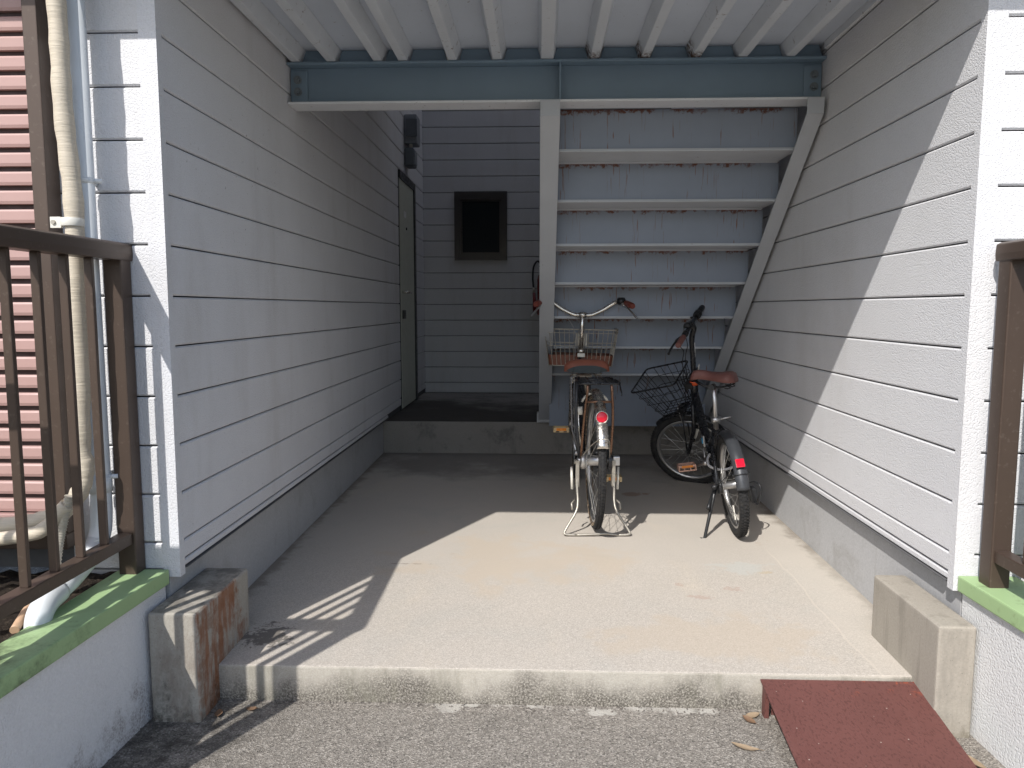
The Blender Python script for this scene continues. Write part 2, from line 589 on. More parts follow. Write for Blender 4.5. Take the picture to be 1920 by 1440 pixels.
m = Mat('ramp_paint', (.125, .050, .043), .6, 0, .35)
m.gain(m.noise(5, 5), .8, 1.2)
spots = m.rng(m.noise(150, 2, .5, m.vec(1, .55, 1)), .52, .66)
m.over(m.mul(spots, .38), (.05, .018, .015))
m.over(m.rng(m.noise(16, 6, .75), .66, .76, 0, .6), (.20, .055, .03))
m.over(m.rng(m.noise(2.6, 6, .7, m.vec(2.2, .8, 1)), .52, .74, 0, .35), (.175, .085, .075))
m.over(m.rng(m.voro(26), .055, .035, 0, .9), (.48, .40, .35))
edgey = m.mul(m.rng(m.xyz(1), 2.10, 2.18), m.rng(m.noise(24, 5, .75), .55, .66), m.rng(m.xyz(0), .82, .95))
m.over(edgey, (.33, .075, .035))
m.bump(spots, .35, .0012)
MT['ramp'] = m.m

MT['door'] = simple('door_paint', (.50, .52, .45), .5, 0, .06)
MT['black'] = simple('black_plastic', (.014, .015, .017), .42)
MT['blackpaint'] = simple('black_gloss', (.012, .013, .016), .26, 0, .1)
MT['winframe'] = simple('bronze_frame', (.034, .030, .028), .4)
m = Mat('dark_glass', (.010, .014, .017), .45, 0, .12)
MT['glass'] = m.m
MT['grey_box'] = simple('grey_box', (.20, .22, .245), .5)
MT['grey_dark'] = simple('grey_lid', (.10, .115, .13), .45)
MT['label'] = simple('white_label', (.7, .7, .68), .6)
MT['red_ext'] = simple('extinguisher_red', (.15, .016, .014), .35)
MT['chrome'] = simple('worn_chrome', (.66, .63, .58), .24, 1, .1, 40)
MT['alu'] = simple('bare_aluminium', (.56, .56, .56), .36, 1, .1, 40)
MT['steel'] = simple('dull_steel', (.37, .345, .30), .42, .6, .22, 50)
MT['spoke'] = simple('spoke_steel', (.62, .61, .58), .3, .9, .05)
m = Mat('tyre_rubber', (.022, .022, .023), .8, 0, .3)
m.over(m.rng(m.noise(45, 5, .7), .45, .75, 0, .5), (.075, .068, .058))
MT['tyre'] = m.m
MT['tyre_wall'] = simple('tyre_sidewall', (.45, .33, .22), .7)
MT['leather'] = simple('brown_vinyl', (.215, .070, .042), .48, 0, .12, 20, .3, 500)
MT['leather2'] = simple('maroon_vinyl', (.165, .068, .058), .52, 0, .12, 20, .3, 500)
MT['grip'] = simple('red_brown_grip', (.17, .035, .022), .45)
MT['rattan'] = simple('brown_lining', (.16, .055, .03), .6, 0, .2, 60, .6, 300)
MT['brown_chrome'] = simple('chrome_brown_reflection', (.20, .115, .075), .28, .75, .1)  # chrome of the rack hoop, its brown reflection put into the colour
m = Mat('red_lens', (.62, .008, .03), .12, 0, .6)
MT['redlens'] = m.m
MT['amber'] = simple('amber_lens', (.70, .22, .02), .25)
MT['pedal'] = simple('ivory_plastic', (.52, .40, .22), .5)
MT['pedal2'] = simple('pink_beige_plastic', (.55, .33, .25), .5)
MT['ivory'] = simple('ivory_white', (.62, .60, .54), .4)
MT['orange'] = simple('orange_ring', (.65, .10, .03), .4)
MT['blue'] = simple('blue_clip', (.06, .32, .55), .4)
MT['cable'] = simple('cable_black', (.015, .015, .017), .5)
MT['cable_grey'] = simple('cable_grey', (.24, .24, .25), .45)
MT['silver_paint'] = simple('silver_band', (.42, .42, .43), .35)
MT['darkteal'] = simple('dark_underside', (.025, .035, .04), .55)
MT['graphite'] = simple('graphite_fender', (.045, .048, .054), .36, .2)
MT['leaf'] = simple('dry_leaf', (.16, .095, .055), .8, 0, .35, 40, .4, 160)
MT['leaf2'] = simple('dry_leaf_pale', (.27, .20, .13), .8, 0, .3, 40, .4, 160)
m = Mat('dark_soil', (.040, .031, .024), .95, 0, .2)
m.over(m.rng(m.noise(50, 5, .7), .5, .68), (.11, .085, .062))
m.bump(m.noise(55, 6, .75), 1, .02)
MT['soil'] = m.m
MT['grit'] = simple('grit', (.13, .115, .10), .9, 0, .5, 30)
MT['cream_face'] = simple('white_render', (.60, .60, .61), .8)

# ------------------------------------------------------------------ setting
XL, XR = -1.10, 1.215          # siding faces
BL, BR = -1.137, 1.243         # foundation faces
FY, BY, LY = 2.195, 7.22, 5.393  # front of slab, back wall, front of landing
fz = lambda y: .113 + .0143 * (y - FY)

g = MB()
g.add([(-400, -400, 0), (400, -400, 0), (400, 400, 0), (-400, 400, 0)], [(0, 1, 2, 3)])
tag(g.build('ground', MT['asphalt']), kind='structure')

f = MB()
f.add([(BL - .05, FY, -.05), (BR + .05, FY, -.05), (BR + .05, FY, fz(FY)), (BL - .05, FY, fz(FY)),
       (BL - .05, LY + .1, fz(LY + .1)), (BR + .05, LY + .1, fz(LY + .1)), (BL - .05, LY + .1, -.05), (BR + .05, LY + .1, -.05)],
      [(0, 1, 2, 3), (3, 2, 5, 4), (0, 3, 4, 6), (1, 7, 5, 2), (4, 5, 7, 6)])
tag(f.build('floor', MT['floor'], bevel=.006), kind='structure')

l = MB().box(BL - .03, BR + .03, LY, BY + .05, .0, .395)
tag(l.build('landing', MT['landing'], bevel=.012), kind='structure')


def board_yz(y0, y1, z0, z1, x, s, t=.012, c=.0045):
    """siding board running along Y, face at x, facing s (+1 or -1) in X"""
    xb = x - s * t
    xc = x - s * c
    return MB().prism([(xb, z0), (xc, z0), (x, z0 + c), (x, z1 - c), (xc, z1), (xb, z1)], y0, y1, 'y')


def board_xz(x0, x1, z0, z1, y, t=.012, c=.0045):
    return MB().prism([(y + t, z0), (y + c, z0), (y, z0 + c), (y, z1 - c), (y + c, z1), (y + t, z1)], x0, x1, 'x')


PITCH, GAP = .1505, .0045
rows = []
k = -5
while 1.251 + PITCH * k < 3.15:
    rows.append((1.251 + PITCH * k, 1.251 + PITCH * (k + 1)))
    k += 1
DY0, DY1, DZ1 = 5.93, 6.63, 2.27     # door opening in the left wall


def wall_side(root, x, s, yf, mat, door=False, ztop=3.16):
    bx = (lambda a, b: (min(a, b), max(a, b)))
    core = MB()
    a, b = bx(x - s * .012, x - s * .30)
    core.box(a, b, yf + .012, BY + .1, .40, ztop)
    core.build('wall_core', MT['core'], root)
    y_start = yf + .0311
    # starter strip
    board_yz(y_start, BY - .002 if not door else LY + .02, .414, .435, x - s * .0015, s).build('starter_strip', mat, root)
    jy = 2.93
    for i, (z0, z1) in enumerate([(.441 - GAP / 2, rows[0][0])] + rows):
        z1 = min(z1, ztop)
        segs = [(y_start, BY - .002)]
        if door:
            if z0 < DZ1 - .02:
                segs = [(y_start, DY0 - .004), (DY1 + .045, BY - .002)]
                if z0 < .40: segs = [(y_start, DY0 - .004)]
            if 1.3 < z0 < 2.0:
                segs = [(y_start, jy), (jy + .0015, segs[0][1])] + segs[1:]
        for (p, q) in segs:
            zz0, zz1 = z0 + GAP / 2, z1 - GAP / 2
            if door and p < DY0 < q and zz0 < DZ1 < zz1: pass
            board_yz(p, q, zz0, zz1, x, s).build('siding_board', mat, root)


# ---- left block: corridor wall, its front face with the shutter, door at the far end
FYL, FYR = 2.2, 2.168
lw = thing('siding_wall', 'grey stucco clapboard wall with the door and the pink shutter, along the left of the passage', 'wall', (-1.2, 2.3, 0), 'clapboard walls of the passage')
LW = lambda mb, name, mat, **k: mb.build(name, mat, None, **k)


def par(o, p):
    """parent without moving the child"""
    o.parent = p
    o.matrix_parent_inverse = Matrix.Translation(p.location).inverted() if p.rotation_euler[:] == (0, 0, 0) else p.matrix_basis.inverted()
    return o


class Root:
    """collects parts modelled in world space under a thing placed elsewhere"""
    def __init__(self, o): self.o = o


_build = MB.build
def build_rel(self, name, mat, parent=None, M=None, bevel=0, seg=2, loc=None):
    o = _build(self, name, mat, None, M, bevel, seg, loc)
    if parent is not None:
        off = Vector((0, 0, 0))
        p = parent
        while p is not None:
            off += p.location
            p = p.parent
        o.parent = parent
        if parent.get('_local'):
            pass
        else:
            if loc is not None:
                o.location = o.location - off
            else:
                o.data.transform(Matrix.Translation(-off))
    return o
MB.build = build_rel

wall_side(lw, XL, 1, FYL, MT['siding'], door=True)
MB().box(BL - .3, BL, FYL + .006, LY + .3, -.02, .409).build('foundation', MT['found'], lw)
MB().box(BL - .3, XL + .004, FYL + .04, LY + .02, .4095, .4115).build('drip_flashing', MT['core'], lw)
# corner trim: an L along the arris
MB().prism([(XL + .0004, FYL - .0004), (XL + .0004, FYL + .031), (XL - .012, FYL + .031), (XL - .012, FYL + .012), (XL - .052, FYL + .012), (XL - .052, FYL - .0004)],
           .392, 2.9, 'z').build('corner_trim', MT['siding'], lw)
MB().box(-3.6, XL - .012, FYL + .012, FYL + .3, .412, 2.9).build('front_core', MT['core'], lw)
for (z0, z1) in [(.412, rows[0][0])] + [r for r in rows if r[0] < 2.7]:
    board_xz(-1.43, XL - .0521, z0 + GAP / 2, z1 - GAP / 2, FYL).build('front_board', MT['siding_r'], lw)

# roller shutter on the front face
sh = MB().box(-2.6, -1.445, 2.178, 2.205, .575, 2.75).build('roller_shutter', MT['shutter_gap'], lw)
sl_mesh = None
z = .60
while z < 2.72:
    mb = MB().prism([(2.1775, z + .003), (2.165, z + .0035), (2.1625, z + .012), (2.163, z + .036), (2.166, z + .0415), (2.1775, z + .042)], -2.6, -1.447, 'x')
    if sl_mesh is None:
        o = mb.build('slat', MT['shutter'], sh, loc=(-1.447, 2.17, z))
        sl_mesh = o
        sl_off = o.location.copy()
        sl_z = z
    else:
        inst(sl_mesh, 'slat', sl_off + Vector((0, 0, z - sl_z)), sh)
    z += .0537
MB().box(-1.447, -1.405, 2.135, 2.199, .54, 2.75).build('guide_rail', MT['brown'], sh, bevel=.003)
MB().box(-2.6, -1.4, 2.12, 2.199, .50, .545).build('sill', MT['brown'], sh, bevel=.003)
MB().box(-2.6, -1.447, 2.150, 2.177, .575, .598).build('bottom_bar', MT['shutter'], sh, bevel=.003)

# door, set in the corridor wall
dr = MB().box(XL - .03, XL + .006, DY0 + .03, DY1 - .03, .41, DZ1 - .04).build('door', MT['door'], lw, bevel=.002)
fr = MB()
fr.box(XL - .04, XL + .016, DY1 - .028, DY1 + .04, .40, DZ1 + .02)
fr.box(XL - .04, XL + .016, DY0 - .002, DY1 - .0285, DZ1 - .038, DZ1 + .02)
fr.box(XL - .04, XL + .002, DY0 - .002, DY0 + .028, .40, DZ1 - .0385)
fr.build('door_frame', MT['black'], dr)
MB().tube([(XL, DY0 + .10, 1.345), (XL + .05, DY0 + .10, 1.345), (XL + .055, DY0 + .12, 1.345), (XL + .055, DY0 + .22, 1.342)], .011, 8).build('door_handle', MT['chrome'], dr)
MB().box(XL + .004, XL + .022, DY0 + .07, DY0 + .16, 1.13, 1.20).build('lock_case', MT['black'], dr, bevel=.004)
MB().cyl((XL + .008, DY0 + .30, 1.865), (1, 0, 0), .012, .012, 12).build('peephole', MT['black'], dr)
MB().box(XL + .0062, XL + .0075, DY0 + .20, DY0 + .30, 1.95, 2.0).build('name_plate', MT['label'], dr)

# ---- right block
rw = thing('siding_wall', 'half sunlit white stucco clapboard wall along the right of the passage', 'wall', (1.3, 2.3, 0), 'clapboard walls of the passage')
wall_side(rw, XR, -1, FYR, MT['siding_r'])
MB().box(BR, BR + .3, FYR + .006, LY + .3, -.02, .409).build('foundation', MT['found'], rw)
MB().box(XR - .004, BR + .3, FYR + .04, BY, .4095, .4115).build('drip_flashing', MT['core'], rw)
MB().prism([(XR - .0004, FYR - .0004), (XR - .0004, FYR + .031), (XR + .012, FYR + .031), (XR + .012, FYR + .012), (XR + .055, FYR + .012), (XR + .055, FYR - .0004)],
           .392, 2.9, 'z').build('corner_trim', MT['siding_r'], rw)
MB().box(XR + .012, 4.0, FYR + .012, FYR + .3, .412, 2.9).build('front_core', MT['core'], rw)
for (z0, z1) in [(.412, rows[0][0])] + [r for r in rows if r[0] < 2.7]:
    board_xz(XR + .0551, 3.9, z0 + GAP / 2, z1 - GAP / 2, FYR).build('front_board', MT['siding_r'], rw)

# ---- back wall with its window
bw = thing('siding_wall', 'shaded grey clapboard wall with the dark window at the back of the passage', 'wall', (0, BY, 0), 'clapboard walls of the passage')
MB().box(XL - .2, XR + .2, BY + .012, BY + .3, .395, 3.3).build('wall_core', MT['core'], bw)
WX0, WX1, WZ0, WZ1 = -.803, -.303, 1.671, 2.311
for (z0, z1) in [(.398, rows[0][0])] + rows:
    zz0, zz1 = z0 + GAP / 2, z1 - GAP / 2
    if zz1 <= WZ0 or zz0 >= WZ1:
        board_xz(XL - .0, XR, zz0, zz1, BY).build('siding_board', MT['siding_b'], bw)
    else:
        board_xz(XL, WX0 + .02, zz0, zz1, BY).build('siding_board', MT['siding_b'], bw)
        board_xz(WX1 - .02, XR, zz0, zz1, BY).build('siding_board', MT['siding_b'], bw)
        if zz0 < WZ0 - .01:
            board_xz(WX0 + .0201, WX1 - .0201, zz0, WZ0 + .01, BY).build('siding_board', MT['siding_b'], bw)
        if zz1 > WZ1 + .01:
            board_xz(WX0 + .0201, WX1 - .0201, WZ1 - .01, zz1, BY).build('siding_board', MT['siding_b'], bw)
wf = MB()
fwid = .055
wf.box(WX0, WX0 + fwid, BY - .03, BY + .01, WZ0, WZ1)
wf.box(WX1 - fwid, WX1, BY - .03, BY + .01, WZ0, WZ1)
wf.box(WX0 + fwid, WX1 - fwid, BY - .03, BY + .01, WZ1 - fwid * 1.3, WZ1)
wf.box(WX0 + fwid, WX1 - fwid, BY - .03, BY + .01, WZ0, WZ0 + fwid)
win = wf.build('window', MT['winframe'], bw)
MB().box(WX0 + fwid, WX1 - fwid, BY - .006, BY + .006, WZ0 + fwid, WZ1 - fwid * 1.3).build('pane', MT['glass'], win)
sf = MB()
a0, a1, c0, c1 = WX0 + fwid, WX1 - fwid, WZ0 + fwid, WZ1 - fwid * 1.3
sf.box(a0, a0 + .018, BY - .018, BY - .007, c0, c1).box(a1 - .018, a1, BY - .018, BY - .007, c0, c1)
sf.box(a0 + .018, a1 - .018, BY - .018, BY - .007, c1 - .018, c1).box(a0 + .018, a1 - .018, BY - .018, BY - .007, c0, c0 + .018)
sf.build('sash', MT['winframe'], win)

# ------------------------------------------------------------------ ceiling deck and what is above
CZ = 2.335
ce = MB().box(XL - .25, XR + .25, 1.93, 3.47, CZ, CZ + .10)
ceil = ce.build('ceiling', MT['deck'])
tag(ceil, kind='structure')
ribx = [-1.06, -.904, -.70, -.591, -.376, -.183, .032, .235, .450, .665, .863, 1.064]
RB = 2.279
for i, x in enumerate(ribx):
    w = .0185 if i != 6 else .026
    MB().prism([(x - .039, CZ - .0005), (x - w, RB), (x + w, RB), (x + .039, CZ - .0005)], 1.94, 3.385, 'y').build('deck_rib', MT['rib'], ceil, bevel=.002, seg=1)
# edge angles where the deck meets the walls
MB().box(XL + .0005, XL + .016, 1.94, 3.335, 2.305, CZ - .001).build('edge_angle', MT['flange'], ceil)
MB().box(XR - .016, XR - .0005, 1.94, 3.335, 2.305, CZ - .001).build('edge_angle', MT['flange'], ceil)

bal = thing('balcony', 'concrete balcony edge spanning the passage entrance just above the photo', 'balcony', (0, 1.95, 2.29))
MB().box(-3.6, 4.0, 1.92, 2.02, 2.288, 2.60).build('fascia', MT['cream_face'], bal, bevel=.004)
MB().box(-3.6, XL - .26, 2.021, 2.6, 2.62, 2.70).build('slab', MT['cream_face'], bal)
MB().box(XR + .26, 4.0, 2.021, 2.6, 2.62, 2.70).build('slab', MT['cream_face'], bal)
MB().box(XL - .26, XR + .26, 2.021, 3.6, 2.45, 2.70).build('slab', MT['cream_face'], bal)
# the stairwell behind the beam is a shaft that is open to the sky far above
up = thing('stairwell', 'unseen white walls of the open stairwell above the passage, shaped to screen out the sun', 'stairwell', (0, 5.3, 3.16))
ZU = 7.3
MB().box(XL - .3, XR + .3, 3.475, 3.55, 2.34, ZU).build('sun_screen_wall', MT['cream_face'], up)  # unseen wall, raised this high to keep direct sun off the back
MB().box(XL + .001, XR - .001, 3.551, 5.55, 3.165, 3.30).build('light_baffle_slab', MT['deck'], up)  # unseen slab, added to cut the sky light falling on the floor
MB().box(XL - .3, XL, 3.551, BY + .0, 3.162, ZU).build('side_wall', MT['cream_face'], up)
MB().box(XR, XR + .3, 3.551, BY + .0, 3.162, ZU).build('side_wall', MT['cream_face'], up)
MB().box(XL - .3, XR + .3, BY + .001, BY + .3, 3.302, ZU).build('back_wall', MT['cream_face'], up)

# ---- blue beam
bm_ = thing('steel_beam', 'blue grey painted steel I beam spanning the passage under the deck', 'beam', (0, 3.4, 2.1))
B0, B1 = XL + .002, XR - .002
YB0, YB1 = 3.335, 3.455
MB().box(B0, B1, YB0, YB1, 2.100, 2.110).build('bottom_flange', MT['flange'], bm_, bevel=.002)
MB().box(B0, B1, YB0, YB1, 2.266, 2.277).build('top_flange', MT['beam'], bm_, bevel=.002)
MB().box(B0, B1, 3.392, 3.399, 2.1105, 2.2655).build('web', MT['beam'], bm_)
MB().box(.085, .092, YB0 + .004, 3.3915, 2.1105, 2.2655).build('stiffener', MT['beam'], bm_)
for s in (-1, 1):
    xe = B0 + .001 if s < 0 else B1 - .001
    a, b = sorted((xe, xe - s * .075))
    ep = MB().box(a, b, 3.384, 3.3915, 2.113, 2.255).build('end_plate', MT['beam'], bm_, bevel=.002)
    for zz in (2.165, 2.215):
        cx = xe - s * .032
        hb = MB().cyl((cx, 3.3815, zz), (0, 1, 0), .018, .004, 16).cyl((cx, 3.374, zz), (0, 1, 0), .0125, .011, 6)
        hb.cyl((cx, 3.366, zz), (0, 1, 0), .007, .006, 8)
        hb.build('bolt', MT['bolt'], ep)
edges = [B0] + ribx[1:] + [B1]
for a, b in zip(edges[:-1], edges[1:]):
    a2 = a + (.02 if a > B0 else 0)
    b2 = b - (.02 if b < B1 else 0)
    if b2 - a2 > .02:
        MB().prism([(a2 + .002, 2.2775), (b2 - .002, 2.2775), (b2 - .022, 2.334), (a2 + .022, 2.334)], 3.372, 3.38, 'y').build('closure_plate', MT['beam'], bm_, bevel=.0015)

# ---- stair, seen from underneath
st = thing('staircase', 'rust streaked grey steel staircase seen from underneath behind the bicycles', 'staircase', (.6, LY, .395))
RISE, RUN = .19, .24
SY = lambda k: 3.48 + RUN * k
SZ = lambda k: 1.92 - RISE * k
SX0, SX1 = .075, 1.147
for k in range(8):
    y, z = SY(k), SZ(k)
    bot = z if k < 7 else .397
    MB().box(SX0, SX1, y, y + .006, bot + .006, z + RISE - .008).build('riser', MT['riser'], st, loc=(.6, y, z + RISE - .008))
    if k < 7:
        t = MB().box(SX0, SX1, y - .012, SY(k + 1) + .012, z - .004, z + .002)
        t.build('tread', MT['tread'], st, bevel=.001, seg=1)
        MB().box(SX0 + .01, SX1 - .01, y - .006, y - .0005, z + .0025, z + .009).build('tread_lip', MT['tread'], st)
        MB().box(SX0 + .01, SX1 - .01, SY(k + 1) - .014, SY(k + 1) - .0005, z - .012, z - .0045).build('weld_strip', MT['tread'], st)
# stringers: channels running down along the flight
slope = RISE / RUN
yA, zA = 3.30, 2.03
yE = yA + (zA - .398) / slope
nrm = Vector((slope, 1)).normalized()
for (x0, x1, wx) in ((.003, .088, .012), (1.126, 1.196, 1.186)):
    sg = MB()
    th = .007 / math.cos(math.atan(slope))
    # bottom flange, web and top flange
    sg.prism([(yA, zA), (yE, .398), (yE, .398 + th), (yA, zA + th)], x0, x1, 'x')
    H_ = .22
    wx0 = x0 if x0 < .5 else x1 - .008
    sg.prism([(yA + .004, zA + th), (yE - .002, .398 + th), (yE + .20, .398 + th), (yE + .20, .50), (yA + .17, 2.095), (yA + .004, 2.095)], wx0, wx0 + .008, 'x')
    sg.box(x0, x1, yA - .006, yA, zA, 2.098)
    o = sg.build('stringer', MT['stringer'], st, bevel=.0012, seg=1)
bp = MB().box(-.012, .092, 5.335, 5.40, .397, .47)
bp.build('stair_foot', MT['found'], st, bevel=.006)

# ------------------------------------------------------------------ electric boxes, extinguisher
em = thing('electric_meter', 'grey electric meter box high on the wall above the door', 'electric meter', (XL, 6.3, 2.54))
MB().box(XL + .0005, XL + .105, 6.22, 6.40, 2.55, 2.78).build('case', MT['grey_box'], em, bevel=.012)
MB().box(XL + .02, XL + .11, 6.205, 6.219, 2.60, 2.74).build('cover', MT['grey_dark'], em, bevel=.004)
MB().cyl((XL + .05, 6.26, 2.535), (0, 0, 1), .014, .03, 12).build('cable_gland', MT['ivory'], em)
jb = thing('junction_box', 'smaller rounded grey box on the wall just under the meter', 'box', (XL, 6.3, 2.37))
MB().box(XL + .0005, XL + .08, 6.21, 6.37, 2.37, 2.515).build('case', MT['grey_dark'], jb, bevel=.018, seg=3)
MB().box(XL + .0805, XL + .086, 6.23, 6.35, 2.39, 2.495).build('lid', MT['grey_box'], jb, bevel=.002)

fe = thing('fire_extinguisher', 'dark red fire extinguisher with black hose hung behind the left stair stringer', 'extinguisher', (.05, 7.12, 1.2))
MB().lathe([(1e-4, 0), (.055, .0), (.062, .012), (.062, .33), (.05, .375), (.02, .395), (.02, .41), (1e-4, .41)], (.045, 7.13, 1.15), (0, 0, 1), 24).build('cylinder', MT['red_ext'], fe)
MB().box(.02, .07, 7.115, 7.145, 1.565, 1.60).box(.0, .10, 7.122, 7.138, 1.602, 1.612).build('valve_lever', MT['black'], fe, bevel=.002)
MB().tube(smooth_path([(.04, 7.13, 1.59), (-.01, 7.12, 1.655), (-.05, 7.11, 1.60), (-.058, 7.11, 1.50), (-.05, 7.11, 1.40)]), .009, 8).build('hose', MT['black'], fe)
MB().cyl((-.047, 7.11, 1.385), (0.05, 0, -1), .012, .05, 12).build('hose_fitting', MT['steel'], fe)
MB().tube([(-.046, 7.11, 1.36), (-.038, 7.11, 1.18)], [.013, .019], 10).build('nozzle', MT['red_ext'], fe)

# ------------------------------------------------------------------ concrete blocks by the entrance
b = MB().box(-1.136, -.99, 2.062, 2.452, -.02, .333)
tag(b.build('concrete_block', MT['block_l'], bevel=.011, seg=3), 'rust stained mossy concrete block at the left end of the front step', 'concrete block', 'concrete blocks at the ends of the step')
b = MB().box(1.126, 1.231, 2.062, 2.48, -.02, .327)
tag(b.build('concrete_block', MT['block_r'], bevel=.011, seg=3), 'clean pale concrete block at the right end of the step beside the ramp', 'concrete block', 'concrete blocks at the ends of the step')


# ------------------------------------------------------------------ retaining walls with green caps
def xl(y, x0=-1.143):            # inner face of the left wall leans outwards a touch towards the street
    return x0 - (2.18 - y) * .045
rt = thing('retaining_wall', 'white stucco retaining wall with mould stained green cap left of the step', 'retaining wall', (-1.2, 1.8, 0), 'retaining walls with green caps')
YN = 1.22
MB().prism([(xl(2.19), 2.19), (xl(YN), YN), (-3.6, YN), (-3.6, YN + .13), (xl(YN) - .13, YN + .13), (xl(2.19) - .10, 2.19)], -.02, .372, 'z').build('wall', MT['stucco_l'], rt, bevel=.004)
MB().prism([(xl(2.192) + .012, 2.192), (xl(YN) + .012, YN - .012), (-3.6, YN - .012), (-3.6, YN + .16), (xl(YN) - .10, YN + .16), (xl(2.192) - .14, 2.192)], .3725, .419, 'z').build('cap', MT['green'], rt, bevel=.005)
rt2 = thing('retaining_wall', 'bright white stucco retaining wall with clean green cap right of the ramp', 'retaining wall', (1.3, 1.8, 0), 'retaining walls with green caps')
xr = lambda y: 1.238 + (2.15 - y) * .03
MB().prism([(xr(2.16), 2.16), (xr(YN), YN), (3.9, YN), (3.9, YN + .13), (xr(YN) + .13, YN + .13), (xr(2.16) + .12, 2.16)], -.02, .393, 'z').build('wall', MT['stucco_r'], rt2, bevel=.004)
MB().prism([(xr(2.163) - .014, 2.163), (xr(YN) - .014, YN - .012), (3.9, YN - .012), (3.9, YN + .16), (xr(YN) + .15, YN + .16), (xr(2.163) + .15, 2.163)], .3935, .44, 'z').build('cap', MT['green'], rt2, bevel=.005)

# soil behind the walls
def soil(x0, x1, y0, y1, z, amp, name):
    mb = MB()
    nx, ny = int((x1 - x0) / .025), int((y1 - y0) / .025)
    rnd = random.Random(3)
    vs = [(x0 + (x1 - x0) * i / nx, y0 + (y1 - y0) * j / ny, z + rnd.uniform(-amp, amp)) for j in range(ny + 1) for i in range(nx + 1)]
    fs = [(j * (nx + 1) + i, j * (nx + 1) + i + 1, (j + 1) * (nx + 1) + i + 1, (j + 1) * (nx + 1) + i) for j in range(ny) for i in range(nx)]
    mb.add(vs, fs, True)
    return tag(mb.build(name, MT['soil']), kind='structure')
soil(-2.8, -1.27, 1.34, 2.21, .398, .010, 'soil')
soil(1.36, 2.6, 1.34, 2.18, .42, .010, 'soil')


# ------------------------------------------------------------------ fences
def fence(root, xc, y0, y1, sgn, xfar, ztop, mat):
    """L-shaped aluminium fence: along Y at xc from y0 (street corner) to y1 (house), then away along X to xfar"""
    zr0, zr1 = ztop - .052, ztop
    zb0, zb1 = .513, .548
    h = .023
    # posts
    for (x, y) in ((xc, y1 - .027), (xc, y0 + .027), (xfar, y0 + .027)):
        MB().box(x - .027, x + .027, y - .027, y + .027, .405, zr0 + .004).build('post', mat, root, bevel=.004)
    rail = MB().prism([(xc - .030, zr0), (xc + .030, zr0), (xc + .032, zr0 + .02), (xc + .030, zr1 - .006), (xc + .018, zr1), (xc - .018, zr1), (xc - .030, zr1 - .006), (xc - .032, zr0 + .02)], y0 - .004, y1 + .012, 'y')
    rail.build('top_rail', mat, root, bevel=.004)
    a, b = sorted((xc - sgn * .034, xfar))
    MB().box(a, b, y0 - .004, y0 + .056, zr0 + .002, zr1 - .001).build('top_rail', mat, root, bevel=.004)
    MB().box(xc - .020, xc + .020, y0 + .055, y1 - .055, zb0, zb1).build('bottom_rail', mat, root, bevel=.003)
    MB().box(min(xc - sgn * .028, xfar), max(xc - sgn * .028, xfar), y0 + .011, y0 + .043, zb0, zb1).build('bottom_rail', mat, root, bevel=.003)
    y = y1 - .165
    first = None
    while y > y0 + .07:
        if first is None:
            first = MB().box(-.011, .011, -.007, .007, zb1, zr0).build('baluster', mat, None, bevel=.0025)
            first.parent = root
            first.location = (xc - root.location.x, y - root.location.y, 0 - root.location.z)
        else:
            inst(first, 'baluster', (xc - root.location.x, y - root.location.y, -root.location.z), root)
        y -= .1095
    x = xc - sgn * .1336
    while (x - xfar) * sgn > .05:
        inst(first, 'baluster', (x - root.location.x, y0 + .027 - root.location.y, -root.location.z), root)
        x -= sgn * .1139

fn = thing('fence', 'brown aluminium railing on the left wall in front of the pink shutter', 'fence', (-1.23, 1.8, .419), 'brown aluminium railings')
fence(fn, -1.231, 1.308, 2.195, 1, -3.5, 1.405, MT['brown'])
fn2 = thing('fence', 'brown aluminium railing on the right wall at the photo edge', 'fence', (1.28, 1.8, .44), 'brown aluminium railings')
fence(fn2, 1.283, 1.308, 2.118, -1, 3.7, 1.395, MT['brown'])

# ------------------------------------------------------------------ pipes on the left
dp = thing('downspout', 'white plastic downspout beside the beige wrapped pipe, its elbow lying on the green cap', 'pipe', (-1.30, 2.13, .42), 'white downspouts')
PX, PY = -1.296, 2.132
path = [(PX, PY, 2.7), (PX, PY, .66)] + smooth_path([(PX, PY, .62), (PX + .001, PY - .010, .565), (PX + .002, PY - .035, .525)], 5) 
MB().tube(path, .030, 20).build('pipe', MT['white_pvc'], dp)
MB().tube([(PX + .002, PY - .03, .535), (-1.304, 2.065, .490), (-1.292, 1.96, .468), (-1.286, 1.885, .459)], .029, 20).tube(smooth_path([(-1.286, 1.90, .460), (-1.282, 1.845, .451), (-1.278, 1.808, .428), (-1.276, 1.795, .385)], 6), .0315, 20).build('elbow', MT['white_pvc'], dp)
MB().cyl((PX, PY, .70), (0, 0, 1), .0335, .05, 20).build('coupling', MT['white_pvc'], dp)
for z in (1.575, .72):
    MB().cyl((PX, PY, z), (0, 0, 1), .0325, .016, 20).tube([(PX + .028, PY, z), (PX + .05, PY + .01, z)], .007, 8).tube([(PX, PY + .03, z), (PX, 2.199, z)], .006, 8).build('bracket', MT['white_pvc'], dp)

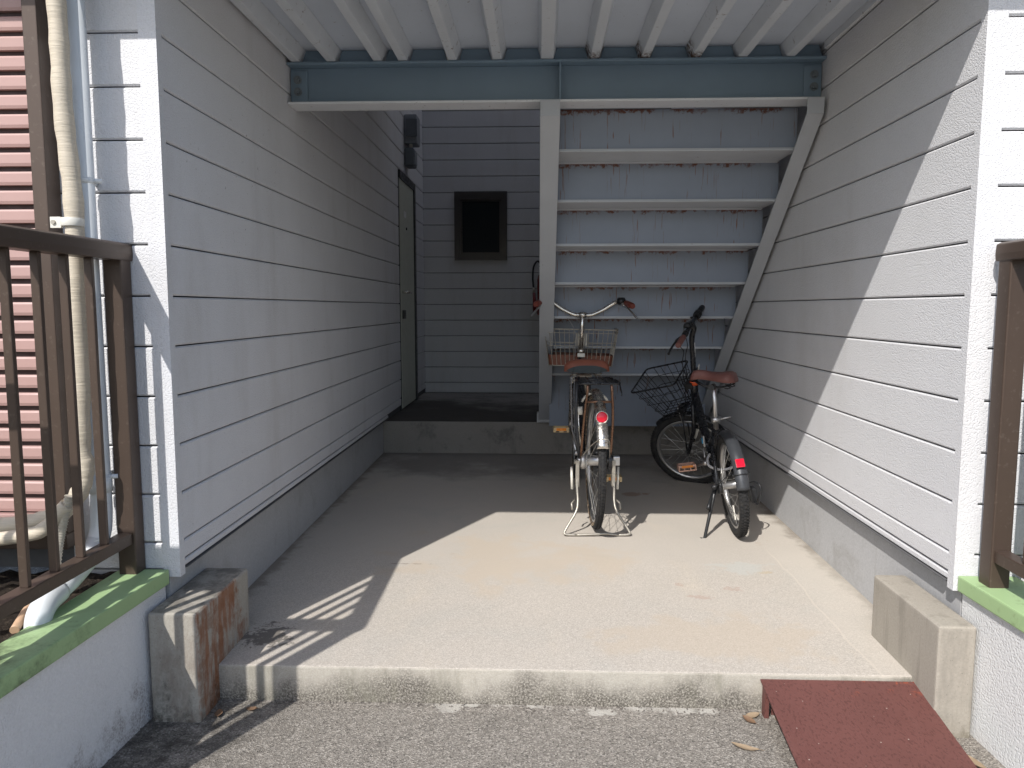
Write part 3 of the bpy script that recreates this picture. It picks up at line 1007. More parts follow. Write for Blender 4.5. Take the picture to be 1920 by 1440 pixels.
ap = thing('wrapped_pipe', 'thick beige tape wrapped air conditioner pipe with a clamp, left of the white downspout', 'pipe', (-1.29, 2.06, .6))
rnd = random.Random(11)
pth = []
AX, AY = -1.297, 2.068
for i in range(60):
    z = 2.7 - i * (2.7 - .80) / 59
    wob = .006 * math.sin(z * 5.3) + .003 * math.sin(z * 13 + 1)
    pth.append((AX + wob, AY - .004 * math.sin(z * 4), z))
pth += smooth_path([(AX + .0, AY, .78), (AX - .006, AY - .004, .72), (AX - .04, AY - .012, .655), (AX - .10, AY - .02, .62), (AX - .20, AY - .03, .60), (AX - .5, AY - .03, .57)], 7)
rr = [.0245 + .0015 * math.sin(i * 1.9) + rnd.uniform(-.0009, .0009) for i in range(len(pth))]
MB().tube(pth, rr, 16).build('wrapped_line', MT['beige'], ap)
MB().tube(smooth_path([(AX - .03, AY - .045, .665), (AX - .09, AY - .055, .60), (AX - .17, AY - .06, .575), (AX - .5, AY - .07, .535)], 8), .020, 14).build('branch_line', MT['beige'], ap)
cl = MB().lathe([(.0285, -.011), (.0295, -.009), (.0295, .009), (.0285, .011)], (AX + .004, AY, 1.452), (0, 0, 1), 24)
cl.box(AX - .056, AX - .026, AY - .006, AY + .004, 1.437, 1.467)
cl.build('clamp', MT['ivory'], ap)
MB().cyl((AX - .046, AY - .008, 1.452), (0, 1, 0), .006, .005, 10).build('screw', MT['steel'], ap)

hs = thing('drain_hose', 'ribbed grey beige drain hose hanging below the wrapped pipe behind the fence', 'hose', (-1.33, 2.03, .42))
hp = smooth_path([(AX - .02, AY - .05, .69), (AX - .045, AY - .05, .60), (AX - .058, AY - .06, .52), (AX - .07, AY - .07, .40)], 30)
MB().tube(hp, [.0105 if i % 3 else .0128 for i in range(len(hp))], 10).build('ribbed_tube', MT['hose'], hs)
ph = MB().tube(smooth_path([(-1.375, 1.97, .44), (-1.345, 1.86, .425), (-1.314, 1.765, .410)], 6), .011, 12)
tag(ph.build('hose', MT['peach']), 'short peach coloured hose end lying beside the white elbow on the soil', 'hose')

# right-hand downspout behind the fence
dp2 = thing('downspout', 'white downspout behind the right brown railing at the photo edge', 'pipe', (1.42, 2.12, .44), 'white downspouts')
MB().tube([(1.435, 2.10, 2.7), (1.435, 2.10, .43)], .030, 20).build('pipe', MT['white_pvc'], dp2)
MB().cyl((1.435, 2.10, .9), (0, 0, 1), .0325, .016, 20).tube([(1.435, 2.13, .9), (1.435, FYR - .001, .9)], .006, 8).build('bracket', MT['white_pvc'], dp2)
MB().box(1.388, 1.404, 2.08, 2.10, .93, .955).build('clip', MT['blue'], dp2, bevel=.003)

# ------------------------------------------------------------------ steel ramp
rp = thing('ramp', 'dark red brown painted steel plate ramp leaning on the right of the front step', 'ramp', (.9, 1.9, 0))
RX0, RX1 = .672, 1.128
zr = lambda y: .003 + (y - 1.60) * (.099 / .585)
ys = [1.60 + .585 * i / 16 for i in range(17)]
def sag(y): return zr(y) - .004 * math.sin((y - 1.6) / .585 * math.pi)
poly = [(y, sag(y)) for y in ys] + [(y, sag(y) - .0045) for y in reversed(ys)]
MB().prism(poly, RX0, RX1, 'x', smooth=False).build('plate', MT['ramp'], rp)
for x in (RX0 + .003, RX1 - .035):
    MB().prism([(x, 2.145), (x + .013, 2.145), (x + .013, 2.149), (x + .004, 2.149), (x + .004, 2.172), (x, 2.172)], .0, sag(2.14) - .0045, 'z').build('leg', MT['ramp'], rp)
MB().box(RX0 + .04, RX1 - .04, 2.155, 2.178, .065, sag(2.155) - .005).build('cross_bar', MT['ramp'], rp)
MB().box(RX0 + .030, RX0 + .043, 2.165, 2.169, .0, .066).build('stay', MT['ramp'], rp)


# ------------------------------------------------------------------ bicycles
def loc_thing(name, label, cat, M, group=None):
    o = bpy.data.objects.new(name, None)
    o.empty_display_size = .05
    COL.objects.link(o)
    o.matrix_world = M
    o.location, o.rotation_euler = M.to_translation(), M.to_euler()
    tag(o, label, cat, group)
    return o


class Bike:
    """parts modelled in the bike's own space, then parented without offset"""
    def __init__(self, root): self.root = root

    def part(self, mb, name, mat, parent=None, S=None, bevel=0, seg=2):
        o = _build(mb, name, mat, None, S, bevel, seg)
        o.parent = parent or self.root
        return o


def make_wheel(B, c, Rw, rt, rim_w, S, tyre_mat, nsp=36, hub_r=.02, hub_l=.10, spin=0., wall=None, treadn=110, name='wheel'):
    c = Vector(c)
    prof_n = 14
    ty = MB()
    Rc = Rw - rt
    ty.tube([(c.x, c.y + Rc * math.cos(a), c.z + Rc * math.sin(a)) for a in [2 * math.pi * i / 72 for i in range(72)]], rt, prof_n, closed=True)
    # tread blocks in three staggered rows
    for i in range(treadn):
        for row, off in ((-1, 0), (0, .5), (1, 0)):
            a = 2 * math.pi * (i + off) / treadn
            ph = row * .62
            rr = Rc + rt * math.cos(ph) - .0008
            M = Matrix.Translation(c) @ Matrix.Rotation(a, 4, 'X') @ Matrix.Translation((rt * math.sin(ph), rr, 0)) @ Matrix.Rotation(-ph, 4, 'Z') @ Matrix.Rotation(.5 if row == 0 else (.35 * row), 4, 'Y')
            w = rt * .24
            L = math.pi * Rw / treadn * .62
            ty.box(-w, w, -.001, .0034, -L, L, M)
    w = B.part(ty, name, tyre_mat, S=S)
    if wall:
        sw = MB()
        for s in (-1, 1):
            sw.lathe([(Rc - rt * .55, s * (rt * .84 + .0006)), (Rc + rt * .15, s * (rt * 1.0 + .0006))], c, (1, 0, 0), 64)
        B.part(sw, 'tyre_sidewall', wall, w, S)
    rm = MB()
    r0 = Rw - 2 * rt
    h = rim_w / 2
    rm.lathe([(r0 + .008, -h), (r0 - .004, -h), (r0 - .012, -h * .5), (r0 - .012, h * .5), (r0 - .004, h), (r0 + .008, h), (r0 + .004, h * .6), (r0 + .004, -h * .6), (r0 + .008, -h)], c, (1, 0, 0), 72)
    B.part(rm, 'rim', MT['alu'], w, S)
    hb = MB()
    hl = hub_l / 2
    hb.lathe([(.004, -hl - .025), (.006, -hl - .004), (hub_r + .011, -hl), (hub_r + .011, -hl + .005), (hub_r, -hl + .012), (hub_r, hl - .012), (hub_r + .011, hl - .005), (hub_r + .011, hl), (.006, hl + .004), (.004, hl + .025)], c, (1, 0, 0), 24)
    B.part(hb, 'hub', MT['alu'], w, S)
    sp = MB()
    for i in range(nsp):
        s = 1 if i % 2 else -1
        a = 2 * math.pi * i / nsp + spin
        lead = (1 if (i // 2) % 2 else -1) * 1.15
        p0 = c + Vector((s * (hl - .002), (hub_r + .009) * math.cos(a + lead), (hub_r + .009) * math.sin(a + lead)))
        p1 = c + Vector((s * .002, (r0 - .010) * math.cos(a), (r0 - .010) * math.sin(a)))
        sp.tube([p0, p1], .0011, 4, caps=False)
    tag(B.part(sp, 'spokes', MT['spoke'], w, S), kind='stuff')
    return w


def fender_mb(c, Rf, width, a0, a1, n=30, x=0, th=.0012, crown=.012):
    """mudguard arc round the axle; angles in degrees, 0 = forward (+y), 90 = up, 180 = back"""
    mb = MB()
    prof = []
    for k in range(9):
        u = -1 + 2 * k / 8
        prof.append((u * width / 2, -crown * abs(u) ** 2.2))
    vs, fs = [], []
    for i in range(n + 1):
        a = R(a0 + (a1 - a0) * i / n)
        for (u, dr_) in prof:
            rr = Rf + dr_
            vs.append((c[0] + x + u, c[1] + rr * math.cos(a), c[2] + rr * math.sin(a)))
    m_ = len(prof)
    for i in range(n):
        for k in range(m_ - 1):
            fs.append((i * m_ + k, i * m_ + k + 1, (i + 1) * m_ + k + 1, (i + 1) * m_ + k))
    # inner skin
    b = len(vs)
    for i in range(n + 1):
        a = R(a0 + (a1 - a0) * i / n)
        for (u, dr_) in prof:
            rr = Rf + dr_ - th
            vs.append((c[0] + x + u, c[1] + rr * math.cos(a), c[2] + rr * math.sin(a)))
    for i in range(n):
        for k in range(m_ - 1):
            fs.append((b + i * m_ + k + 1, b + i * m_ + k, b + (i + 1) * m_ + k, b + (i + 1) * m_ + k + 1))
    for i in range(n):
        for k in (0, m_ - 1):
            fs.append((i * m_ + k, (i + 1) * m_ + k, b + (i + 1) * m_ + k, b + i * m_ + k))
    for i in (0, n):
        for k in range(m_ - 1):
            fs.append((i * m_ + k, i * m_ + k + 1, b + i * m_ + k + 1, b + i * m_ + k))
    mb.add(vs, fs, True)
    return mb


def saddle_mb(L, Wd, thick, nose=.045):
    """padded top; y forward, origin at the middle, z = 0 at the lower edge of the cover"""
    st_ = 16
    mb = MB()
    vs, fs = [], []
    K = 13
    for i in range(st_ + 1):
        t = i / st_                                      # 0 rear, 1 nose
        y = -L / 2 + L * t
        w = nose / 2 + (Wd / 2 - nose / 2) * (1 - 1 / (1 + math.exp(-(t - .42) * 10)))
        endf = math.sqrt(max(0, 1 - max(0, (.14 - t) / .14) ** 2)) if t < .14 else (math.sqrt(max(0, 1 - ((t - .93) / .07) ** 2)) if t > .93 else 1)
        w *= max(.55 if t < .5 else .3, endf)
        zt = thick * (.92 + .12 * math.exp(-((t - .1) / .2) ** 2) - .10 * math.exp(-((t - .45) / .2) ** 2)) * max(.35, endf ** .6)
        drop = -.012 * (t > .8) * (t - .8) / .2
        for k in range(K):
            a = math.pi * k / (K - 1)
            cx, sz = math.cos(a), math.sin(a)
            px = w * math.copysign(abs(cx) ** .62, cx)
            pz = zt * sz ** .55 + drop
            vs.append((px, y, pz))
    for i in range(st_):
        for k in range(K - 1):
            fs.append((i * K + k, i * K + k + 1, (i + 1) * K + k + 1, (i + 1) * K + k))
    mb.add(vs, fs, True)
    b0 = [tuple(range(K))[::-1], tuple(st_ * K + k for k in range(K))]
    mb.add(vs, b0, True)
    # underside
    und = []
    for i in range(st_):
        und.append((i * K, (i + 1) * K, (i + 1) * K + K - 1, i * K + K - 1))
    mb.add(vs, und, False)
    return mb


def springs(mb, x, y, z0, z1, r, turns=4, wr=.0022):
    n = turns * 12
    mb.tube([(x + r * math.cos(2 * math.pi * i / 12), y + r * math.sin(2 * math.pi * i / 12), z0 + (z1 - z0) * i / n) for i in range(n + 1)], wr, 5)


# ---- city bicycle --------------------------------------------------------------
head1 = -.030
M1 = Matrix.Translation((.278, 3.62, fz(3.62))) @ Matrix.Rotation(-math.atan(head1), 4, 'Z')
b1 = loc_thing('bicycle', 'silver and brown city bicycle on a double stand, with wide wire basket and rear rack', 'bicycle', M1, 'bicycles parked in the passage')
K1 = Bike(b1)
Rw1 = .330
AX1 = Vector((0, 0, Rw1 + .012))
FX1 = Vector((0, 1.115, Rw1 + .004))
sd = Vector((0, -.375, .927))
base1 = FX1 + Vector((0, -.055, 0))
sp1 = lambda t: base1 + sd * t
steer1 = Matrix.Translation(base1) @ Matrix.Rotation(R(-3), 4, sd) @ Matrix.Translation(-base1)
rwh = make_wheel(K1, AX1, Rw1, .0185, .026, None, MT['tyre'], 36, .026, .10, .1, MT['tyre_wall'], 120)
fwh = make_wheel(K1, FX1, Rw1, .0185, .026, steer1, MT['tyre'], 36, .016, .08, .0, MT['tyre_wall'], 60)
K1.part(fender_mb(AX1, Rw1 + .022, .054, 160, 52, 40), 'rear_fender', MT['chrome'])
K1.part(fender_mb(FX1, Rw1 + .022, .050, 200, 60, 40), 'front_fender', MT['chrome'], S=steer1)
# frame: low loop frame in black, chainstays and seatstays
BB = Vector((0, .455, .290))
ST = Vector((-.012, .285, .700))
fm = MB()
hl0, hl1 = sp1(.385), sp1(.525)
fm.tube([hl0, hl1], .019, 14)
fm.tube(smooth_path([hl0 + Vector((0, -.01, .02)), Vector((0, .76, .42)), Vector((0, .60, .325)), BB], 7), .017, 12)
fm.tube(smooth_path([hl1 + Vector((0, -.01, -.03)), Vector((0, .72, .56)), Vector((0, .52, .47)), BB + (ST - BB) * .42], 7), .014, 12)
fm.tube([BB, ST], .0155, 12)
for s in (-1, 1):
    fm.tube([BB + Vector((s * .02, -.02, 0)), Vector((s * .045, .30, .31)), AX1 + Vector((s * .066, .01, 0))], .009, 8)
    fm.tube([ST + Vector((s * .015, -.01, -.07)), AX1 + Vector((s * .066, .0, .01))], .0075, 8)
fm.cyl(BB, (1, 0, 0), .022, .075, 16)
K1.part(fm, 'frame', MT['blackpaint'])
fk = MB()
crown = sp1(.365)
fk.tube([crown + Vector((-.05, 0, 0)), crown + Vector((.05, 0, 0))], .014, 10)
for s in (-1, 1):
    fk.tube(smooth_path([crown + Vector((s * .048, 0, 0)), sp1(.18) + Vector((s * .047, 0, 0)), FX1 + Vector((s * .046, -.015, .05)), FX1 + Vector((s * .046, 0, 0))], 5), [.012] * 12 + [.010] * 4, 10)
K1.part(fk, 'fork', MT['chrome'], S=steer1)
stem_t = .765
C1 = sp1(stem_t)
K1.part(MB().tube([sp1(.52), C1], .0115, 12).tube([C1 + Vector((-.022, 0, 0)), C1 + Vector((.022, 0, 0))], .017, 14).cyl(sp1(.535), sd, .021, .026, 16), 'stem', MT['chrome'], S=steer1)
hbar = smooth_path([C1, C1 + Vector((-.05, 0, .002)), C1 + Vector((-.115, .005, .030)), C1 + Vector((-.175, .0, .068)), C1 + Vector((-.205, -.015, .080)), C1 + Vector((-.235, -.05, .077)), C1 + Vector((-.268, -.15, .058))], 6)
hb2 = [Vector((-p.x, p.y, p.z)) for p in hbar]
K1.part(MB().tube(list(reversed(hbar)) + hb2[1:], .0112, 12), 'handlebar', MT['chrome'], S=steer1)
for s in (-1, 1):
    g0 = C1 + Vector((s * .240, -.065, .074))
    g1 = C1 + Vector((s * .273, -.17, .054))
    K1.part(MB().tube([g0, g0.lerp(g1, .12), g0.lerp(g1, .5), g0.lerp(g1, .9), g1], [.0135, .0165, .0175, .0168, .012], 14), 'grip', MT['grip'], S=steer1)
    lv0 = C1 + Vector((s * .228, -.045, .066))
    K1.part(MB().tube(smooth_path([lv0, lv0 + Vector((s * .022, -.05, -.022)), lv0 + Vector((s * .05, -.105, -.055)), lv0 + Vector((s * .068, -.13, -.078))], 5), [.007] * 4 + [.0055] * 11 + [.0065], 8).cyl(lv0, (s * .3, -1, 0), .011, .03, 10), 'brake_lever', MT['alu'], S=steer1)
K1.part(MB().lathe([(1e-4, .020), (.012, .018), (.019, .010), (.021, 0), (.016, -.004), (1e-4, -.004)], C1 + Vector((-.205, -.02, .098)), (0, -.3, 1), 20), 'bell', MT['chrome'], S=steer1)
K1.part(MB().cyl(C1 + Vector((.218, -.03, .084)), (1, -.6, 0), .021, .035, 16), 'gear_shifter', MT['black'], S=steer1)
cab = MB()
for s, dx in ((-1, .02), (1, -.02)):
    p = C1 + Vector((s * .215, -.03, .07))
    cab.tube(smooth_path([p, p + Vector((-s * .06, .06, -.01)), C1 + Vector((s * .06, .07, .0)), C1 + Vector((dx, .06, -.10)), sp1(.5) + Vector((dx * .8, .03, 0)), sp1(.40) + Vector((dx * .7, .03, 0))], 6), .0024, 6)
cab.tube(smooth_path([C1 + Vector((-.20, -.01, .075)), C1 + Vector((-.10, .08, -.005)), C1 + Vector((-.035, .05, -.12)), sp1(.42) + Vector((-.035, 0, 0)), Vector((-.03, .60, .38))], 6), .0024, 6)
K1.part(cab, 'cables', MT['cable_grey'], S=steer1)
# basket
def wire_basket(B, corners_top, corners_bot, S, mat, nback, nside, rim_r, wire_r, rings=(), bottom_n=(6, 5), lining=None):
    """corners: 4 points each, in order round the rim"""
    T = [Vector(p) for p in corners_top]
    Bt = [Vector(p) for p in corners_bot]
    def rounded(P, r=.03, n=5):
        out = []
        for i in range(4):
            a, b, c = P[i - 1], P[i], P[(i + 1) % 4]
            p0 = b + (a - b).normalized() * r
            p1 = b + (c - b).normalized() * r
            for k in range(n + 1):
                t = k / n
                out.append(p0 * (1 - t) ** 2 + b * 2 * t * (1 - t) + p1 * t * t)
        return out
    rim = B.part(MB().tube(rounded(T), rim_r, 8, closed=True), 'basket', mat, S=S)
    wm = MB()
    for f_ in rings:
        wm.tube(rounded([b.lerp(t, f_) for b, t in zip(Bt, T)]), wire_r, 5, closed=True)
    wm.tube(rounded(Bt), wire_r * 1.3, 6, closed=True)
    for i in range(4):
        n = nback if i % 2 == 0 else nside
        for k in range(1, n):
            t = k / n
            a, b = T[i].lerp(T[(i + 1) % 4], t), Bt[i].lerp(Bt[(i + 1) % 4], t)
            wm.tube([a, b], wire_r, 5, caps=False)
    for k in range(1, bottom_n[0]):
        t = k / bottom_n[0]
        wm.tube([Bt[0].lerp(Bt[1], t), Bt[3].lerp(Bt[2], t)], wire_r, 5, caps=False)
    for k in range(1, bottom_n[1]):
        t = k / bottom_n[1]
        wm.tube([Bt[0].lerp(Bt[3], t), Bt[1].lerp(Bt[2], t)], wire_r, 5, caps=False)
    tag(B.part(wm, 'wire_mesh', mat, rim, S), kind='stuff')
    if lining:
        f0, f1, lm = lining
        q = []
        Pb = rounded([b.lerp(t, f0) for b, t in zip(Bt, T)])
        Pt = rounded([b.lerp(t, f1) for b, t in zip(Bt, T)])
        cen = sum(Pb, Vector()) / len(Pb)
        ins = lambda p: p + (cen - p) * .02
        n = len(Pb)
        mb = MB()
        vs = [ins(p) for p in Pb] + [ins(p) for p in Pt]
        mb.add(vs, [(i, (i + 1) % n, n + (i + 1) % n, n + i) for i in range(n)] + [tuple(range(n))], False)
        B.part(mb, 'lining', lm, rim, S)
    return rim

yb = C1.y + .115
wire_basket(K1, [(-.222, yb, .955), (.222, yb, .955), (.215, yb + .285, .965), (-.215, yb + .285, .965)],
            [(-.192, yb + .015, .735), (.192, yb + .015, .735), (.185, yb + .235, .735), (-.185, yb + .235, .735)],
            steer1, MT['steel'], 15, 9, .0046, .0022, (.55, .64, .9), (10, 6), (.01, .30, MT['rattan']))
bkt = MB()
for s in (-1, 1):
    bkt.tube([Vector((s * .02, yb + .005, .93)), Vector((s * .035, yb - .005, .885)), Vector((s * .05, yb, .87)), Vector((s * .12, yb + .004, .87))], .0022, 6)
bkt.box(-.035, .035, yb - .012, yb - .002, .86, .93)
K1.part(bkt, 'basket_bracket', MT['steel'], S=steer1)
K1.part(MB().box(-.022, .022, yb - .085, yb - .062, .795, .818), 'lamp_switch', MT['ivory'], S=steer1, bevel=.003)
# saddle
sc = ST + Vector((-.020, -.035, .066))
so = saddle_mb(.275, .240, .060)
Ms = Matrix.Translation(sc)
K1.part(so, 'saddle', MT['leather'], S=Ms)
sdl_p = MB()
n = 16
def rear_y(x):
    u = max(.55, min(1, abs(x) / .12))
    return (-.1395 if abs(x) < .068 else -.1375 + .275 * .14 * (1 - math.sqrt(1 - u * u)) - .0045)
vs, vs2 = [], []
for i in range(n + 1):
    x = -.104 + .208 * i / n
    vs.append((x, rear_y(x), .006 + .026 * (1 - abs(x / .104) ** 3)))
    vs2.append((x, rear_y(x) + .002, -.006 + .010 * abs(x / .104) ** 3))
sdl_p.add(vs + vs2, [(i, i + 1, n + 2 + i, n + 1 + i) for i in range(n)], False)
K1.part(sdl_p, 'saddle_rear_panel', MT['darkteal'], S=Ms)
ss = MB()
for s in (-1, 1):
    springs(ss, sc.x + s * .06, sc.y - .085, sc.z - .055, sc.z + .002, .017)
    ss.tube([Vector((s * .06, sc.y - .085, sc.z - .055)), Vector((s * .03, sc.y, sc.z - .04)), Vector((s * .012, sc.y + .13, sc.z - .005))], .004, 6)
ss.tube([ST + Vector((0, 0, -.06)), sc + Vector((0, .01, -.02))], .0125, 12)
ss.cyl(sc + Vector((0, .01, -.035)), (1, 0, 0), .014, .07, 12)
K1.part(ss, 'seat_post', MT['steel'])
# rear rack: black carrier, front struts, chrome rear hoop with a brown reflection painted in
rz = .735
rk = MB()
for s in (-1, 1):
    rk.tube(smooth_path([Vector((s * .05, .22, rz - .02)), Vector((s * .07, .15, rz)), Vector((s * .098, -.02, rz)), Vector((s * .098, -.13, rz)), Vector((s * .075, -.165, rz)), Vector((0, -.17, rz))], 5), .0055, 8)
    rk.tube([Vector((s * .035, .18, rz)), Vector((s * .04, -.168, rz))], .0042, 6)
for y in (.12, .04, -.04, -.11):
    rk.tube([Vector((-.095, y, rz)), Vector((.095, y, rz))], .0042, 6)
rk.tube([Vector((.098, -.10, rz)), Vector((.108, -.115, rz - .045)), Vector((.106, -.13, rz - .06))], .003, 6)
K1.part(rk, 'rear_rack', MT['blackpaint'])
K1.part(MB().tube([Vector((-.092, .0, rz - .004)), Vector((-.096, -.0, .60)), Vector((-.088, -.005, .47)), Vector((-.078, -.005, .36))], .0075, 8), 'rack_strut', MT['graphite'])
K1.part(MB().tube([Vector((-.112, .10, rz + .01)), Vector((-.112, .10, .60)), Vector((-.105, .12, .47)), Vector((-.07, .14, .37))], .0024, 6), 'rear_cable', MT['cable_grey'])
hoop = MB()
for s in (-1, 1):
    hoop.tube(smooth_path([Vector((s * .055, -.155, rz - .004)), Vector((s * .058, -.16, rz - .05)), Vector((s * .068, -.12, .56)), Vector((s * .072, -.02, AX1.z + .02))], 5), .0065, 8)
hoop.tube([Vector((-.058, -.158, rz - .085)), Vector((.058, -.158, rz - .085))], .0058, 8)
K1.part(hoop, 'rack_hoop', MT['brown_chrome'])
# fender stay
K1.part(MB().tube(smooth_path([AX1 + Vector((-.072, -.01, .01)), AX1 + Vector((-.05, -.20, .10)), AX1 + Vector((-.025, -.325, .155)), AX1 + Vector((0, -.345, .165)), AX1 + Vector((.025, -.33, .155)), AX1 + Vector((.045, -.20, .09)), AX1 + Vector((.07, -.01, .01))], 6), .0024, 6), 'fender_stay', MT['steel'])
# rear reflector on the fender
ra = R(136)
rc = AX1 + Vector((0, math.cos(ra) * (Rw1 + .03), math.sin(ra) * (Rw1 + .03)))
rax = Vector((.0, -1, .10))
rf = K1.part(MB().lathe([(.027, -.014), (.029, -.002), (.029, .005), (.0255, .008), (.0255, .004)], rc, rax, 28).lathe([(1e-4, -.014), (.027, -.014)], rc, rax, 28), 'rear_reflector', MT['chrome'])
K1.part(MB().lathe([(.0255, .003), (.0255, .006), (.018, .009), (1e-4, .010)], rc, rax, 28), 'lens', MT['redlens'], rf)
# drum brake, hub gear box, stand
K1.part(MB().cyl(AX1 + Vector((-.062, 0, 0)), (1, 0, 0), .042, .022, 24).cyl(AX1 + Vector((-.078, 0, 0)), (1, 0, 0), .018, .02, 16).box(-.074, -.066, -.01, .09, AX1.z - .03, AX1.z - .008), 'drum_brake', MT['alu'])
K1.part(MB().box(.085, .118, -.022, .022, AX1.z - .022, AX1.z + .022).cyl(AX1 + Vector((.075, 0, 0)), (1, 0, 0), .012, .03, 12), 'gear_box', MT['alu'], bevel=.004)
sb = MB()
sy = -.125
zf = -.002
for s in (-1, 1):
    sb.tube(smooth_path([AX1 + Vector((s * .088, -.006, -.01)), Vector((s * .090, -.035, .215)), Vector((s * .088, -.06, .150)), Vector((s * .100, -.085, .105)), Vector((s * .150, -.115, .028)), Vector((s * .152, sy, .010)), Vector((s * .10, sy, .006))], 5), .0060, 8)
sb.tube(smooth_path([Vector((-.10, sy, .006)), Vector((-.02, sy - .002, .010)), Vector((.04, sy, .012)), Vector((.10, sy, .006))], 6), .0058, 8)
K1.part(sb, 'kickstand', MT['steel'])
sbk = MB()
for s in (-1, 1):
    sbk.box(s * .088 - .008, s * .088 + .008, -.03, .012, AX1.z - .125, AX1.z + .005)
    sbk.cyl(Vector((s * .095, -.01, AX1.z - .005)), (1, 0, 0), .011, .02, 12)
    sbk.tube([Vector((s * .10, -.03, .155)), Vector((s * .118, -.055, .140)), Vector((s * .115, -.07, .115))], .005, 6)
tag(K1.part(sbk, 'stand_brackets', MT['steel'], bevel=0), kind='stuff')
for s in (-1, 1):
    spr = MB()
    spr.cyl(Vector((s * .113, .01, AX1.z - .090)), (s * .03, 0.1, 1), .0065, .11, 12)
    K1.part(spr, 'stand_spring', MT['ivory'])
# cranks and pedals
ca = R(43)
for s in (-1, 1):
    d = Vector((0, math.cos(ca), math.sin(ca))) * (.165 if s < 0 else -.165)
    p0 = BB + Vector((s * .055, 0, 0))
    p1 = BB + Vector((s * .075, 0, 0)) + d
    K1.part(MB().tube([p0, p1], .009, 10).cyl(p0, (1, 0, 0), .016, .022, 14), 'crank', MT['alu'])
    pc = p1 + Vector((s * .058, 0, 0))
    pd = MB().box(pc.x - .043, pc.x + .043, pc.y - .034, pc.y - .027, pc.z - .014, pc.z + .014)
    pd.box(pc.x - .043, pc.x + .043, pc.y + .027, pc.y + .034, pc.z - .014, pc.z + .014)
    pd.box(pc.x - .043, pc.x - .036, pc.y - .027, pc.y + .027, pc.z - .014, pc.z + .014)
    pd.box(pc.x + .036, pc.x + .043, pc.y - .027, pc.y + .027, pc.z - .014, pc.z + .014)
    pd.cyl(pc, (1, 0, 0), .009, .085, 10)
    pe = K1.part(pd, 'pedal', MT['pedal'], bevel=.0015, seg=1)
    for (u, wy) in ((-.0347, .001), (.0347, .001)):
        K1.part(MB().box(pc.x - .028, pc.x + .028, pc.y + u - .001, pc.y + u + .001, pc.z - .004, pc.z + .011), 'reflector', MT['amber'], pe)
    for u in (-.021, .021):
        K1.part(MB().box(pc.x + u - .009, pc.x + u + .009, pc.y - .0352, pc.y - .0342, pc.z - .012, pc.z - .006), 'slot', MT['black'], pe)
cc = MB()
ncc = 24
outl = []
for i in range(ncc + 1):
    a = R(-90 + 180 * i / ncc)
    outl.append((BB.y + .085 * math.cos(a), BB.z + .085 * math.sin(a)))
for i in range(ncc + 1):
    a = R(90 + 180 * i / ncc)
    outl.append((AX1.y + .045 * math.cos(a), AX1.z + .045 * math.sin(a)))
cc.prism(outl, .062, .078, 'x')
K1.part(cc, 'chain_case', MT['blackpaint'], bevel=.003)
lk = MB().cyl(Vector((-.082, .02, .585)), (0, 0, 1), .020, .038, 18).tube(arc((-.0, .05, .60), .068, 160, 20, 12, 'xz'), .006, 8)
K1.part(lk, 'ring_lock', MT['ivory'])

# ---- folding bicycle -----------------------------------------------------------
lean, headb, steerb = .132, .034, 1.143
M2 = Matrix.Translation((.958, 3.544, fz(3.544) + .001)) @ Matrix.Rotation(-headb, 4, 'Z') @ Matrix.Rotation(-lean, 4, 'Y')
b2 = loc_thing('bicycle', 'black folding bicycle with small wheels and maroon saddle, its front wheel turned left', 'bicycle', M2, 'bicycles parked in the passage')
K2 = Bike(b2)
Rw2 = .245
W2 = .996
AX2 = Vector((0, 0, Rw2))
FX2 = Vector((0, W2, Rw2))
h70 = R(70)
sd2 = Vector((0, -math.cos(h70), math.sin(h70)))
base2 = Vector((0, W2 - .045, Rw2))
sp2 = lambda t: base2 + sd2 * t
S2 = Matrix.Translation(base2) @ Matrix.Rotation(steerb, 4, sd2) @ Matrix.Translation(-base2)
make_wheel(K2, AX2, Rw2, .0225, .027, None, MT['tyre'], 28, .018, .11, .05, None, 84)
make_wheel(K2, FX2, Rw2, .0225, .027, S2, MT['tyre'], 28, .014, .075, .0, None, 84)
K2.part(fender_mb(AX2, Rw2 + .018, .060, 172, 62, 36, crown=.016), 'rear_fender', MT['graphite'])
K2.part(fender_mb(FX2, Rw2 + .018, .056, 165, 60, 36, crown=.016), 'front_fender', MT['blackpaint'], S=S2)
# frame
BB2 = Vector((0, .40, .275))
SC2 = Vector((0, .255, .525))           # seat clamp
ST2 = Vector((0, .205, .690))
fm = MB()
fm.tube([sp2(.335), sp2(.455)], .0225, 16)
fm.tube(smooth_path([sp2(.37), Vector((0, .66, .44)), Vector((0, .54, .35)), Vector((0, .44, .315))], 6), .024, 14)
fm.tube([BB2 + Vector((0, 0, -.0)), SC2], .0185, 14)
fm.tube(smooth_path([Vector((0, .50, .345)), Vector((0, .40, .40)), SC2 + Vector((0, .02, -.06))], 5), .014, 10)
for s in (-1, 1):
    fm.tube([BB2 + Vector((s * .025, -.02, 0)), Vector((s * .045, .24, .27)), AX2 + Vector((s * .068, 0, 0))], .010, 8)
    fm.tube([SC2 + Vector((s * .016, -.01, -.05)), Vector((s * .045, .17, .40)), AX2 + Vector((s * .068, 0, .008))], .0085, 8)
fm.cyl(BB2, (1, 0, 0), .023, .075, 16)
K2.part(fm, 'frame', MT['blackpaint'])
K2.part(MB().box(-.030, -.020, .515, .575, .335, .395).tube([(-.03, .53, .33), (-.034, .50, .28)], .006, 6), 'hinge_latch', MT['alu'], bevel=.003)
K2.part(MB().box(-.036, -.0305, .52, .545, .355, .385), 'hinge_clip', MT['blue'], bevel=.002)
K2.part(MB().cyl(sp2(.447), sd2, .0245, .030, 20), 'head_ring', MT['orange'])
